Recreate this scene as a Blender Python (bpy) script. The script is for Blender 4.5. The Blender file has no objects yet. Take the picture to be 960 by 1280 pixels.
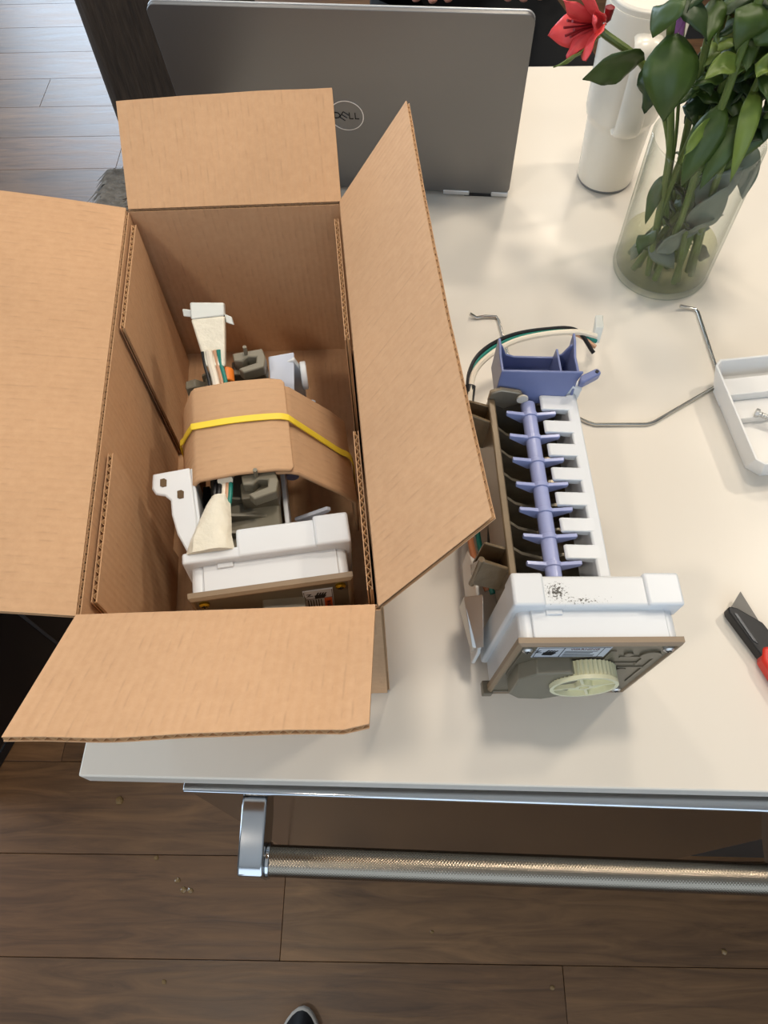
import bpy, bmesh, math, random
from mathutils import Vector, Matrix, Euler, noise
random.seed(7)
sc = bpy.context.scene
COL = sc.collection
V = Vector
R = math.radians
ZT = 0.92                      # counter top height

# ------------------------------------------------------------------ camera
cd = bpy.data.cameras.new('camera'); cam = bpy.data.objects.new('camera', cd); COL.objects.link(cam)
cd.sensor_fit = 'VERTICAL'; cd.sensor_height = 32.0; cd.lens = 920/1280*32.0
cd.clip_start = 0.01; cd.clip_end = 60
cam.matrix_world = Matrix(((0.9993, -0.0100, 0.0360, 0.0),
                           (0.0263, 0.8738, -0.4855, 0.0),
                           (-0.0266, 0.4861, 0.8735, 1.49),
                           (0, 0, 0, 1)))
sc.camera = cam

# ------------------------------------------------------------------ world, lamps, exposure
w = bpy.data.worlds.new('room_ambient'); sc.world = w; w.use_nodes = True
bg = w.node_tree.nodes['Background']; bg.inputs[0].default_value = (0.72, 0.85, 1.0, 1); bg.inputs[1].default_value = 0.35
def downlight(name, loc, power, r=0.08):
    l = bpy.data.lights.new(name, 'AREA'); l.shape = 'DISK'; l.size = 2*r; l.energy = power; l.color = (1.0, 0.885, 0.74)
    o = bpy.data.objects.new(name, l); COL.objects.link(o); o.location = loc; return o
for loc_, pw_, r_ in (((0.32, 1.41, 2.52), 9, .09), ((1.18, 1.00, 2.52), 13, .08), ((0.60, 2.50, 2.52), 9, .14), ((0.25, 0.62, 2.52), 9, .09), ((-0.42, 1.45, 2.52), 7, .09), ((-0.75, -0.55, 2.52), 9, .09)):
    downlight('ceiling_downlight', loc_, pw_, r_)
def window_light(loc, target, sx, sy, power):
    l = bpy.data.lights.new('window_daylight', 'AREA'); l.shape = 'RECTANGLE'; l.size = sx; l.size_y = sy; l.energy = power; l.color = (0.66, 0.82, 1.0)
    o = bpy.data.objects.new('window_daylight', l); COL.objects.link(o); o.location = loc
    o.rotation_euler = (V(target)-V(loc)).to_track_quat('-Z', 'Y').to_euler(); return o
window_light((-2.05, 5.08, 1.55), (-2.05, 0, 1.55), 1.1, 1.8, 115)     # window in the far wall
window_light((-3.08, 0.9, 1.45), (0, 0.9, 1.45), 2.6, 1.7, 60)       # window in the left wall
window_light((0.6, -1.53, 1.60), (0.6, 3, 1.60), 2.6, 1.6, 24)       # window behind the viewer
sc.cycles.transparent_max_bounces = 32
sc.view_settings.view_transform = 'Standard'; sc.view_settings.look = 'None'
sc.view_settings.exposure = -0.2; sc.view_settings.gamma = 1.0; sc.view_settings.use_curve_mapping = False

# ------------------------------------------------------------------ materials
def srgb(r, g, b):
    f = lambda c: (c/255/12.92) if c/255 <= 0.04045 else ((c/255+0.055)/1.055)**2.4
    return (f(r), f(g), f(b), 1)
class NT:
    def __init__(s, name):
        s.m = bpy.data.materials.new(name); s.m.use_nodes = True
        s.n = s.m.node_tree.nodes; s.l = s.m.node_tree.links; s.b = s.n['Principled BSDF']
    def add(s, t, **k):
        n = s.n.new(t)
        for a, v in k.items(): setattr(n, a, v)
        return n
    def set(s, n, i, v): n.inputs[i].default_value = v
    def link(s, a, ao, b, bi): s.l.new(a.outputs[ao], b.inputs[bi])
def mat(name, col, rough=0.5, metal=0.0, var=0.08, vscale=30, bump=0.0, bscale=200, coat=0.0, trans=0.0, ior=1.45, alpha=1.0, stretch=None, col2=None, sss=0.0):
    t = NT(name); b = t.b
    b.inputs['Roughness'].default_value = rough; b.inputs['Metallic'].default_value = metal
    b.inputs['Coat Weight'].default_value = coat; b.inputs['Transmission Weight'].default_value = trans
    b.inputs['IOR'].default_value = ior; b.inputs['Coat Roughness'].default_value = 0.08
    if sss: b.inputs['Subsurface Weight'].default_value = sss; b.inputs['Subsurface Radius'].default_value = (.004, .004, .004); 
    tc = t.add('ShaderNodeTexCoord'); mp = t.add('ShaderNodeMapping')
    t.link(tc, 'Object', mp, 'Vector')
    if stretch: mp.inputs['Scale'].default_value = stretch
    nz = t.add('ShaderNodeTexNoise'); t.set(nz, 'Scale', vscale); t.set(nz, 'Detail', 5); t.link(mp, 'Vector', nz, 'Vector')
    mx = t.add('ShaderNodeMix', data_type='RGBA'); t.link(nz, 'Fac', mx, 0)
    c = col; c2 = col2 or tuple(min(1, x*(1+2*var)) for x in c[:3])+(1,); c1 = tuple(x*(1-2*var) for x in c[:3])+(1,) if not col2 else c
    mx.inputs[6].default_value = c1; mx.inputs[7].default_value = c2
    t.link(mx, 2, b, 'Base Color')
    if bump:
        n2 = t.add('ShaderNodeTexNoise'); t.set(n2, 'Scale', bscale); t.set(n2, 'Detail', 4); t.link(mp, 'Vector', n2, 'Vector')
        bp = t.add('ShaderNodeBump'); t.set(bp, 'Strength', bump); t.set(bp, 'Distance', 0.002); t.link(n2, 'Fac', bp, 'Height'); t.link(bp, 'Normal', b, 'Normal')
    return t.m
def cardboard(name, c1, c2):
    t = NT(name); b = t.b; b.inputs['Roughness'].default_value = 0.85; b.inputs['Specular IOR Level'].default_value = 0.25
    uv = t.add('ShaderNodeTexCoord')
    nz = t.add('ShaderNodeTexNoise'); t.set(nz, 'Scale', 160); t.set(nz, 'Detail', 8); t.set(nz, 'Roughness', .7); t.link(uv, 'Object', nz, 'Vector')
    n3 = t.add('ShaderNodeTexNoise'); t.set(n3, 'Scale', 14); t.set(n3, 'Detail', 3); t.link(uv, 'Object', n3, 'Vector')
    mx = t.add('ShaderNodeMix', data_type='RGBA'); mx.inputs[6].default_value = c1; mx.inputs[7].default_value = c2; t.link(nz, 'Fac', mx, 0)
    # flute lines, broken up: u runs across the flutes
    wv = t.add('ShaderNodeTexWave', wave_type='BANDS', bands_direction='X', wave_profile='SIN'); t.set(wv, 'Scale', 58); t.set(wv, 'Distortion', 0.12); t.set(wv, 'Detail Scale', 3)
    t.link(uv, 'UV', wv, 'Vector')
    mp = t.add('ShaderNodeMapping'); mp.inputs['Scale'].default_value = (190, 60, 1); t.link(uv, 'UV', mp, 'Vector')
    n2 = t.add('ShaderNodeTexNoise'); t.set(n2, 'Scale', 1.0); t.set(n2, 'Detail', 2); t.link(mp, 'Vector', n2, 'Vector')
    pw = t.add('ShaderNodeMath', operation='POWER'); t.link(wv, 'Fac', pw, 0); pw.inputs[1].default_value = 7
    rp = t.add('ShaderNodeMapRange'); t.link(n2, 'Fac', rp, 0); rp.inputs[1].default_value = .5; rp.inputs[2].default_value = .68
    ml = t.add('ShaderNodeMath', operation='MULTIPLY'); t.link(pw, 0, ml, 0); t.link(rp, 0, ml, 1)
    m2 = t.add('ShaderNodeMath', operation='MULTIPLY'); t.link(ml, 0, m2, 0); m2.inputs[1].default_value = .22
    mz = t.add('ShaderNodeMix', data_type='RGBA'); t.link(m2, 0, mz, 0); t.link(mx, 2, mz, 6); mz.inputs[7].default_value = tuple(x*.42 for x in c1[:3])+(1,)
    hs = t.add('ShaderNodeHueSaturation'); t.link(mz, 2, hs, 'Color')
    r3 = t.add('ShaderNodeMapRange'); t.link(n3, 'Fac', r3, 0); r3.inputs[3].default_value = .9; r3.inputs[4].default_value = 1.1; t.link(r3, 0, hs, 'Value')
    t.link(hs, 0, b, 'Base Color')
    bp = t.add('ShaderNodeBump'); t.set(bp, 'Strength', .16); t.set(bp, 'Distance', .0010); t.link(wv, 'Fac', bp, 'Height')
    b2 = t.add('ShaderNodeBump'); t.set(b2, 'Strength', .12); t.set(b2, 'Distance', .001); t.link(nz, 'Fac', b2, 'Height'); t.link(bp, 'Normal', b2, 'Normal')
    t.link(b2, 'Normal', b, 'Normal')
    return t.m
M = {}
M['card'] = cardboard('brown_cardboard', srgb(184, 143, 106), srgb(206, 166, 128))
M['card2'] = cardboard('sleeve_cardboard', srgb(186, 149, 114), srgb(200, 163, 127))
M['flute'] = mat('cardboard_flute', srgb(176, 138, 98), .9, var=.1, vscale=80)
def wood_floor():
    t = NT('brown_wood_plank'); b = t.b
    tc = t.add('ShaderNodeTexCoord'); oi = t.add('ShaderNodeObjectInfo')
    ml = t.add('ShaderNodeMath', operation='MULTIPLY'); t.link(oi, 'Random', ml, 0); ml.inputs[1].default_value = 40
    va = t.add('ShaderNodeVectorMath', operation='ADD'); t.link(tc, 'Object', va, 0); t.link(ml, 0, va, 1)
    mp = t.add('ShaderNodeMapping'); mp.inputs['Scale'].default_value = (2.6, 24, 1); t.link(va, 0, mp, 'Vector')
    nz = t.add('ShaderNodeTexNoise'); t.set(nz, 'Scale', 1.6); t.set(nz, 'Detail', 9); t.set(nz, 'Roughness', .62); t.set(nz, 'Distortion', 1.2); t.link(mp, 'Vector', nz, 'Vector')
    n2 = t.add('ShaderNodeTexNoise'); t.set(n2, 'Scale', 5.5); t.set(n2, 'Detail', 3); t.link(va, 0, n2, 'Vector')
    mx = t.add('ShaderNodeMix', data_type='RGBA'); mx.inputs[6].default_value = srgb(80, 54, 32); mx.inputs[7].default_value = srgb(126, 90, 56)
    rp = t.add('ShaderNodeMapRange'); t.link(nz, 'Fac', rp, 0); rp.inputs[1].default_value = .3; rp.inputs[2].default_value = .72; t.link(rp, 0, mx, 0)
    m2 = t.add('ShaderNodeMix', data_type='RGBA', blend_type='MULTIPLY'); m2.inputs[0].default_value = 1; t.link(mx, 2, m2, 6); t.link(oi, 'Color', m2, 7)
    hs = t.add('ShaderNodeHueSaturation'); t.link(m2, 2, hs, 'Color'); r3 = t.add('ShaderNodeMapRange'); t.link(n2, 'Fac', r3, 0); r3.inputs[3].default_value = .75; r3.inputs[4].default_value = 1.25; t.link(r3, 0, hs, 'Value')
    t.link(hs, 0, b, 'Base Color')
    r4 = t.add('ShaderNodeMapRange'); t.link(nz, 'Fac', r4, 0); r4.inputs[3].default_value = .34; r4.inputs[4].default_value = .5; t.link(r4, 0, b, 'Roughness')
    bp = t.add('ShaderNodeBump'); t.set(bp, 'Strength', .25); t.set(bp, 'Distance', .002); t.link(nz, 'Fac', bp, 'Height'); t.link(bp, 'Normal', b, 'Normal')
    return t.m
M['plank'] = wood_floor()
M['dark_gap'] = mat('dark_joint', srgb(22, 17, 14), .9)
M['quartz'] = mat('white_quartz', srgb(222, 214, 201), .28, var=.012, vscale=9, coat=0.0)
M['quartz'].node_tree.nodes['Principled BSDF'].inputs['Specular IOR Level'].default_value = .22
M['island'] = mat('dark_island_paint', srgb(50, 48, 46), .5)
M['chrome'] = mat('polished_chrome', srgb(205, 207, 210), .12, 1.0, var=.03)
M['steel'] = mat('mirror_steel', srgb(150, 142, 132), .16, 1.0, var=.03, vscale=6, stretch=(1, 1, 40))
M['silver'] = mat('silver_metal', srgb(206, 204, 200), .36, .8, var=.06)
M['wire_metal'] = mat('wire_metal', srgb(206, 202, 194), .16, 1.0, var=.05)
def knurl():
    t = NT('knurled_steel'); b = t.b; b.inputs['Metallic'].default_value = 1; b.inputs['Roughness'].default_value = .24; b.inputs['Base Color'].default_value = srgb(140, 130, 116)
    uv = t.add('ShaderNodeTexCoord'); hs = []
    for ang in (45, -45):
        mp = t.add('ShaderNodeMapping'); mp.inputs['Rotation'].default_value = (0, 0, R(ang)); t.link(uv, 'UV', mp, 'Vector')
        wv = t.add('ShaderNodeTexWave', wave_type='BANDS', bands_direction='X'); t.set(wv, 'Scale', 190); t.link(mp, 'Vector', wv, 'Vector'); hs.append(wv)
    mx = t.add('ShaderNodeMath', operation='MULTIPLY'); t.link(hs[0], 'Fac', mx, 0); t.link(hs[1], 'Fac', mx, 1)
    bp = t.add('ShaderNodeBump'); t.set(bp, 'Strength', .22); t.set(bp, 'Distance', .0008); t.link(mx, 0, bp, 'Height'); t.link(bp, 'Normal', b, 'Normal')
    return t.m
M['knurl'] = knurl()
M['white_plastic'] = mat('white_plastic', srgb(216, 219, 222), .32, var=.01, sss=0.0)
def dirty_white():
    t = NT('white_plastic_with_black_specks'); b = t.b; b.inputs['Roughness'].default_value = .35
    tc = t.add('ShaderNodeTexCoord')
    nz = t.add('ShaderNodeTexNoise'); t.set(nz, 'Scale', 640); t.set(nz, 'Detail', 5); t.set(nz, 'Roughness', .7); t.link(tc, 'Object', nz, 'Vector')
    def blob(c, r):
        mp = t.add('ShaderNodeMapping', vector_type='POINT'); mp.inputs['Location'].default_value = (-c[0]/r[0], -c[1]/r[1], -c[2]/r[2]); mp.inputs['Scale'].default_value = (1/r[0], 1/r[1], 1/r[2])
        t.link(tc, 'Object', mp, 'Vector'); g = t.add('ShaderNodeTexGradient', gradient_type='SPHERICAL'); t.link(mp, 'Vector', g, 'Vector'); return g
    a = blob((-.027, .031, .12), (.013, .011, .02)); a2 = blob((-.012, .025, .12), (.03, .005, .02))
    mxx = t.add('ShaderNodeMath', operation='MAXIMUM'); t.link(a, 'Fac', mxx, 0)
    hm = t.add('ShaderNodeMath', operation='MULTIPLY'); t.link(a2, 'Fac', hm, 0); hm.inputs[1].default_value = .75; t.link(hm, 0, mxx, 1)
    ad = t.add('ShaderNodeMath', operation='MULTIPLY_ADD'); t.link(mxx, 0, ad, 0); ad.inputs[1].default_value = .28; t.link(nz, 'Fac', ad, 2)
    rp = t.add('ShaderNodeMapRange'); t.link(ad, 0, rp, 0); rp.inputs[1].default_value = .685; rp.inputs[2].default_value = .74
    gt = t.add('ShaderNodeMath', operation='GREATER_THAN'); t.link(mxx, 0, gt, 0); gt.inputs[1].default_value = .04
    mu = t.add('ShaderNodeMath', operation='MULTIPLY'); t.link(rp, 0, mu, 0); t.link(gt, 0, mu, 1)
    mx = t.add('ShaderNodeMix', data_type='RGBA'); t.link(mu, 0, mx, 0); mx.inputs[6].default_value = srgb(216, 218, 219); mx.inputs[7].default_value = srgb(48, 45, 38); t.link(mx, 2, b, 'Base Color')
    return t.m
M['dirty_white'] = dirty_white()
M['tan'] = mat('tan_plastic', srgb(136, 116, 92), .38, var=.04)
M['taupe'] = mat('taupe_plastic', srgb(104, 96, 80), .35, var=.06, vscale=60)
M['taupe2'] = mat('grey_taupe_plastic', srgb(120, 114, 98), .4, var=.06, vscale=60)
M['mold'] = mat('dark_mould_metal', srgb(150, 140, 122), .26, .45, var=.25, vscale=60, bump=.2, bscale=120)
M['bar'] = mat('bronze_bar', srgb(112, 96, 74), .3, .25, var=.12, vscale=50)
M['clip_wet'] = mat('bronze_clip_wet', srgb(112, 94, 70), .16, .1, var=.15, vscale=60, bump=.25, bscale=160)
M['blue'] = mat('periwinkle_plastic', srgb(158, 166, 208), .25, var=.05, vscale=40)
M['pale_blue'] = mat('pale_blue_white_plastic', srgb(206, 213, 228), .3, var=.02)
M['blue_cup'] = mat('blue_fill_cup_plastic', srgb(112, 122, 164), .3, var=.06, vscale=40)
M['ivory'] = mat('ivory_plastic', srgb(226, 222, 186), .4, var=.03)
M['wire_white'] = mat('wire_white', srgb(228, 218, 200), .45); M['wire_black'] = mat('wire_black', srgb(22, 22, 24), .4)
M['wire_green'] = mat('wire_green', srgb(22, 120, 108), .45); M['wire_brown'] = mat('wire_brown', srgb(178, 112, 74), .45); M['wire_pink'] = mat('wire_pink', srgb(196, 150, 118), .45)
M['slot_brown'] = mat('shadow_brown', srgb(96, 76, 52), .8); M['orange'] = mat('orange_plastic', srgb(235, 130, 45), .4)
M['clear_white'] = mat('milky_connector_plastic', srgb(225, 228, 222), .35, var=.03, trans=.15)
M['tape'] = mat('cream_tape', srgb(222, 216, 198), .38, var=.06, vscale=120, bump=.9, bscale=110)
M['yellow'] = mat('yellow_band', srgb(236, 208, 60), .45, var=.04)
M['paper'] = mat('label_paper', srgb(196, 200, 206), .4, var=.02); M['ink'] = mat('label_ink', srgb(22, 22, 24), .6); M['ink_orange'] = mat('label_orange', srgb(205, 92, 36), .5); M['ink_red'] = mat('label_dark_red', srgb(96, 46, 34), .5)
M['gold'] = mat('brass_screw', srgb(205, 180, 60), .25, 1.0)
M['laptop'] = mat('grey_laptop_lid', srgb(128, 126, 124), .36, .75, var=.015, vscale=4)
M['laptop_edge'] = mat('silver_laptop_edge', srgb(205, 206, 206), .3, .6, var=.02); M['black_plastic'] = mat('black_plastic', srgb(24, 24, 26), .4)
M['logo'] = mat('mirror_logo', srgb(225, 225, 228), .08, 1.0, var=.01); M['logo_dark'] = mat('dark_logo', srgb(20, 20, 22), .2, .5)
M['cup_white'] = mat('cream_white_enamel', srgb(228, 222, 208), .25, var=.012); M['cup_base'] = mat('grey_cup_base', srgb(120, 122, 124), .4)
def glass(name, col, tint_edge, spec=.5):
    t = NT(name); t.n.remove(t.b); out = [n for n in t.n if n.type == 'OUTPUT_MATERIAL'][0]
    lw = t.add('ShaderNodeLayerWeight'); lw.inputs[0].default_value = .5
    cr = t.add('ShaderNodeMix', data_type='RGBA'); cr.inputs[6].default_value = col; cr.inputs[7].default_value = tint_edge
    tr = t.add('ShaderNodeBsdfTransparent'); t.link(cr, 2, tr, 0)
    gl = t.add('ShaderNodeBsdfGlossy'); gl.inputs['Roughness'].default_value = .03
    pw = t.add('ShaderNodeMath', operation='POWER'); t.link(lw, 'Facing', pw, 0); pw.inputs[1].default_value = 4
    t.link(pw, 0, cr, 0); ml = t.add('ShaderNodeMath', operation='MULTIPLY_ADD'); t.link(pw, 0, ml, 0); ml.inputs[1].default_value = spec; ml.inputs[2].default_value = .03
    ms = t.add('ShaderNodeMixShader'); t.link(ml, 0, ms, 0); t.link(tr, 0, ms, 1); t.link(gl, 0, ms, 2); t.link(ms, 0, out, 'Surface')
    return t.m
M['glass'] = glass('clear_glass', (.985, .99, .985, 1), (.55, .60, .56, 1), .5); M['water'] = glass('cloudy_water', (.92, .92, .80, 1), (.7, .7, .5, 1), .3)
M['leaf'] = mat('green_leaf', srgb(56, 76, 26), .45, var=.25, vscale=45, bump=.15, bscale=90); M['leaf2'] = mat('yellow_green_leaf', srgb(106, 124, 52), .45, var=.2, vscale=45)
M['leaf3'] = mat('dark_green_leaf', srgb(42, 60, 27), .45, var=.25, vscale=45); M['leaf_grey'] = mat('glass_tinted_leaf', srgb(104, 112, 96), .5, var=.2, vscale=45)  # grey leaf has the tint of refracting glass painted into its colour
M['stem'] = mat('green_stem', srgb(88, 104, 46), .4, var=.15, vscale=60)
M['red'] = mat('red_petal', srgb(196, 42, 44), .45, var=.2, vscale=60, col2=srgb(226, 84, 82)); M['red_dark'] = mat('dark_red_petal', srgb(120, 20, 26), .5); M['purple'] = mat('purple_petal', srgb(150, 92, 150), .5, var=.2, vscale=150)
M['tray'] = mat('white_tray_plastic', srgb(226, 224, 220), .35, var=.012)
M['knife_black'] = mat('black_knife_body', srgb(26, 26, 28), .5); M['knife_red'] = mat('red_knife_handle', srgb(205, 48, 34), .4); M['blade'] = mat('steel_blade', srgb(104, 102, 98), .5, .35, var=.1, vscale=40)
M['bin'] = mat('black_bin_metal', srgb(20, 20, 22), .28, .2, var=.1); M['bin_edge'] = mat('grey_bin_edge', srgb(70, 72, 76), .35, .4)
M['chair'] = mat('dark_brown_weave', srgb(62, 50, 40), .9, var=.42, vscale=90, stretch=(1.5, 1.5, .22), bump=.9, bscale=140)
M['fur'] = mat('grey_faux_fur', srgb(126, 122, 116), .8, var=.42, vscale=60); M['chair_wood'] = mat('dark_chair_wood', srgb(36, 28, 22), .5)
M['shoe'] = mat('black_shoe', srgb(16, 15, 17), .6, bump=.2); M['sole'] = mat('grey_shoe_sole', srgb(176, 168, 158), .6)
M['cloth'] = mat('black_cloth', srgb(10, 10, 11), .95, var=.2); M['skin'] = mat('skin', srgb(214, 150, 128), .5, var=.06, sss=.1); M['hair'] = mat('dark_hair', srgb(34, 26, 22), .6)
M['crumb'] = mat('amber_crumb', srgb(140, 112, 74), .12, var=.2)

# ------------------------------------------------------------------ mesh helpers
class MB:
    def __init__(s): s.v = []; s.f = []; s.uv = []
    def add(s, vs, fs, uvs=None):
        o = len(s.v); s.v += [tuple(p) for p in vs]; s.f += [tuple(i+o for i in f) for f in fs]
        s.uv += list(uvs) if uvs else [(p[0], p[1]) for p in s.v[o:]]
        return s
    def box(s, a, b):
        x0, y0, z0 = a; x1, y1, z1 = b
        return s.add([(x0,y0,z0),(x1,y0,z0),(x1,y1,z0),(x0,y1,z0),(x0,y0,z1),(x1,y0,z1),(x1,y1,z1),(x0,y1,z1)],
                     [(3,2,1,0),(4,5,6,7),(0,1,5,4),(1,2,6,5),(2,3,7,6),(3,0,4,7)])
    def hexa(s, bot, top):
        return s.add(list(bot)+list(top), [(3,2,1,0),(4,5,6,7),(0,1,5,4),(1,2,6,5),(2,3,7,6),(3,0,4,7)])
    def prism(s, poly, axis, a, b):
        # extrude a 2D polygon along an axis ('x': poly=(y,z), 'y': poly=(x,z), 'z': poly=(x,y))
        def p3(p, t): return {'x': (t, p[0], p[1]), 'y': (p[0], t, p[1]), 'z': (p[0], p[1], t)}[axis]
        n = len(poly); vs = [p3(p, a) for p in poly]+[p3(p, b) for p in poly]
        return s.add(vs, [tuple(range(n-1, -1, -1)), tuple(range(n, 2*n))]+[(i, (i+1) % n, n+(i+1) % n, n+i) for i in range(n)])
    def tube(s, pts, r, n=10, cap=True):
        pts = [V(p) for p in pts]; k = len(pts); rs = r if isinstance(r, (list, tuple)) else [r]*k
        up = None; vs = []; uvs = []; L = 0
        for i, p in enumerate(pts):
            t = (pts[min(i+1, k-1)]-pts[max(i-1, 0)]).normalized()
            if up is None:
                up = t.orthogonal().normalized()
            else:
                up = (up-t*up.dot(t)).normalized()
            sd = t.cross(up)
            if i: L += (p-pts[i-1]).length
            for j in range(n):
                a = 2*math.pi*j/n; vs.append(p+(up*math.cos(a)+sd*math.sin(a))*rs[i]); uvs.append((L, rs[i]*2*math.pi*j/n))
        fs = [(i*n+j, i*n+(j+1) % n, (i+1)*n+(j+1) % n, (i+1)*n+j) for i in range(k-1) for j in range(n)]
        if cap: fs += [tuple(range(n-1, -1, -1)), tuple(range((k-1)*n, k*n))]
        return s.add(vs, fs, uvs)
    def lathe(s, prof, n=40, c=(0, 0, 0), closed=False):
        k = len(prof); vs = []
        for r, z in prof:
            for j in range(n):
                a = 2*math.pi*j/n; vs.append((c[0]+r*math.cos(a), c[1]+r*math.sin(a), c[2]+z))
        m = k if closed else k-1
        fs = [(i*n+j, i*n+(j+1) % n, ((i+1) % k)*n+(j+1) % n, ((i+1) % k)*n+j) for i in range(m) for j in range(n)]
        if not closed: fs += [tuple(range(n-1, -1, -1)), tuple(range((k-1)*n, k*n))]
        return s.add(vs, fs)
    def grid(s, fn, nu, nv):
        vs = [fn(i/nu, j/nv) for j in range(nv+1) for i in range(nu+1)]
        uv = [(i/nu, j/nv) for j in range(nv+1) for i in range(nu+1)]
        return s.add(vs, [(j*(nu+1)+i, j*(nu+1)+i+1, (j+1)*(nu+1)+i+1, (j+1)*(nu+1)+i) for j in range(nv) for i in range(nu)], uv)
    def build(s, name, m, parent=None, bevel=0, seg=2, smooth=True, ang=35, solid=0, sub=0, xf=None):
        me = bpy.data.meshes.new(name)
        vs = [tuple(xf @ V(p)) for p in s.v] if xf else s.v
        me.from_pydata(vs, [], s.f)
        ul = me.uv_layers.new(name='UVMap')
        for lp in me.loops: ul.data[lp.index].uv = s.uv[lp.vertex_index][:2]
        bm = bmesh.new(); bm.from_mesh(me); bmesh.ops.recalc_face_normals(bm, faces=bm.faces); bm.to_mesh(me); bm.free()
        me.materials.append(M[m] if isinstance(m, str) else m)
        if smooth:
            me.shade_smooth(); me.set_sharp_from_angle(angle=R(ang))
        o = bpy.data.objects.new(name, me); COL.objects.link(o)
        if parent: o.parent = parent
        if solid:
            md = o.modifiers.new('solid', 'SOLIDIFY'); md.thickness = solid; md.offset = 0
        if bevel:
            md = o.modifiers.new('bevel', 'BEVEL'); md.width = bevel; md.segments = seg; md.limit_method = 'ANGLE'; md.angle_limit = R(40); md.harden_normals = False
        if sub:
            md = o.modifiers.new('sub', 'SUBSURF'); md.levels = sub; md.render_levels = sub
        return o
def tag(o, label, cat, group=None, kind=None):
    if label: o['label'] = label
    if cat: o['category'] = cat
    if group: o['group'] = group
    if kind: o['kind'] = kind
    return o
def thing(name, label, cat, loc=(0, 0, 0), rot=(0, 0, 0), group=None):
    o = bpy.data.objects.new(name, None); COL.objects.link(o); o.empty_display_size = .02
    o.location = loc; o.rotation_euler = rot
    return tag(o, label, cat, group)
def bez(ps, n=12):
    ps = [V(p) for p in ps]; out = []
    if len(ps) == 2: return [ps[0].lerp(ps[1], i/n) for i in range(n+1)]
    # Catmull-Rom through all points
    q = [ps[0]*2-ps[1]]+ps+[ps[-1]*2-ps[-2]]
    for k in range(1, len(q)-2):
        for i in range(n):
            t = i/n; a, b, c, d = q[k-1], q[k], q[k+1], q[k+2]
            out.append(.5*((2*b)+(c-a)*t+(2*a-5*b+4*c-d)*t*t+(3*b-a-3*c+d)*t**3))
    out.append(ps[-1]); return out
def inv_of(root):
    m = Matrix.LocRotScale(root.location, root.rotation_euler, None); return m.inverted()

# ================================================================== FLOOR
floor = MB().box((-3.2, -1.6, -.04), (3.2, 5.2, -.0105)).build('floor', 'dark_gap'); floor['kind'] = 'structure'
M['wall'] = mat('warm_white_wall', srgb(150, 150, 150), .8, var=.02); M['ceil'] = mat('white_ceiling', srgb(235, 232, 226), .9, var=.01)
for nm_, a_, b_ in (('wall_left', (-3.3, -1.7, -.04), (-3.2, 5.3, 2.6)), ('wall_right', (3.2, -1.7, -.04), (3.3, 5.3, 2.6)), ('wall_back', (-3.2, 5.2, -.04), (3.2, 5.3, 2.6)), ('wall_front', (-3.2, -1.7, -.04), (3.2, -1.6, 2.6)), ('ceiling', (-3.3, -1.7, 2.6), (3.3, 5.3, 2.7))):
    wl = MB().box(a_, b_).build(nm_, 'ceil' if nm_ == 'ceiling' else 'wall'); wl['kind'] = 'structure'
PW, PL = .165, 1.2
pm = MB().box((-PL/2+.0004, -PW/2+.0004, -.011), (PL/2-.0004, PW/2-.0004, 0)).build('plank', 'plank', floor, bevel=.0006, seg=1)
def rotp(x, y): a = R(.8); return (x*math.cos(a)-y*math.sin(a), x*math.sin(a)+y*math.cos(a), 0)
joints = {0: -.22, -1: .2675, 2: -.68}
first = True
for k in range(-6, 24):
    y = -.0625+PW*(k+.5)
    j = joints.get(k, (k*0.437) % 1.2 - .6)
    n0 = math.floor((-2.0-j)/PL); n1 = math.ceil((1.6-j)/PL) if k < 8 else math.ceil((.4-j)/PL)
    for n in range(n0, n1):
        p = pm if first else pm.copy()
        if not first: COL.objects.link(p); p.parent = floor
        first = False
        p.location = rotp(j+PL*(n+.5), y)
        rv = random.uniform(.82, 1.08); wm = random.uniform(-.03, .03)
        if k == 0 and n == 0: rv, wm = 1.22, -.05
        if k == 0 and n == -1: rv, wm = .95, .04
        if k == -1: rv, wm = (1.0, 0) if n < 0 else (1.12, -.03)
        p.color = (rv+wm, rv, rv-wm, 1)
        p.rotation_euler = (0, 0, R(.8)+(math.pi if n % 2 else 0))

# ================================================================== COUNTER, ISLAND, APPLIANCE DOOR
ct = MB().box((-.2463, .0885, ZT-.022), (1.35, .995, ZT)).build('countertop', 'quartz', bevel=.0015)
tag(ct, 'glossy white stone countertop of the kitchen island', 'countertop')
isl = thing('kitchen_island', 'dark cabinet body under the white countertop', 'cabinet', (.5, .4, 0))
MB().box((-.660, -.290, .10), (.80, .30, .8975)).build('body', 'island', isl, bevel=.002)
MB().box((-.64, -.27, 0), (.78, .28, .10)).build('toe_kick', 'dark_gap', isl)
dr = thing('appliance_door', 'mirror steel appliance door with a knurled bar handle under the counter', 'door', (.09, .0838, 0), (0, 0, R(-.55)))
MB().box((-.265, 0, .105), (.265, .016, .878)).build('door_panel', 'steel', dr, bevel=.0015)
MB().prism([(-.0025, .8790), (-.0025, .8840), (-.001, .8855), (.014, .8855), (.014, .8790)], 'x', -.266, .266).build('top_trim', 'chrome', dr, bevel=.0008)
for x in (-.2105, .2045):
    bk = MB().prism([(.002, .846), (.002, .874), (-.010, .876), (-.052, .866), (-.0590, .862), (-.0600, .835), (-.0555, .829), (-.012, .838)], 'x', x-.010, x+.010).build('bracket', 'chrome', dr, bevel=.0018, seg=3)
    s = 1 if x < 0 else -1
    MB().tube([(x+s*.010, -.0462, .848), (x+s*.0135, -.0462, .848)], .0135, 32).build('collar', 'chrome', bk, bevel=.0008)
MB().tube([(-.1975, -.0462, .848), (.192, -.0462, .848)], .0118, 48).build('bar', 'knurl', dr)

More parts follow.
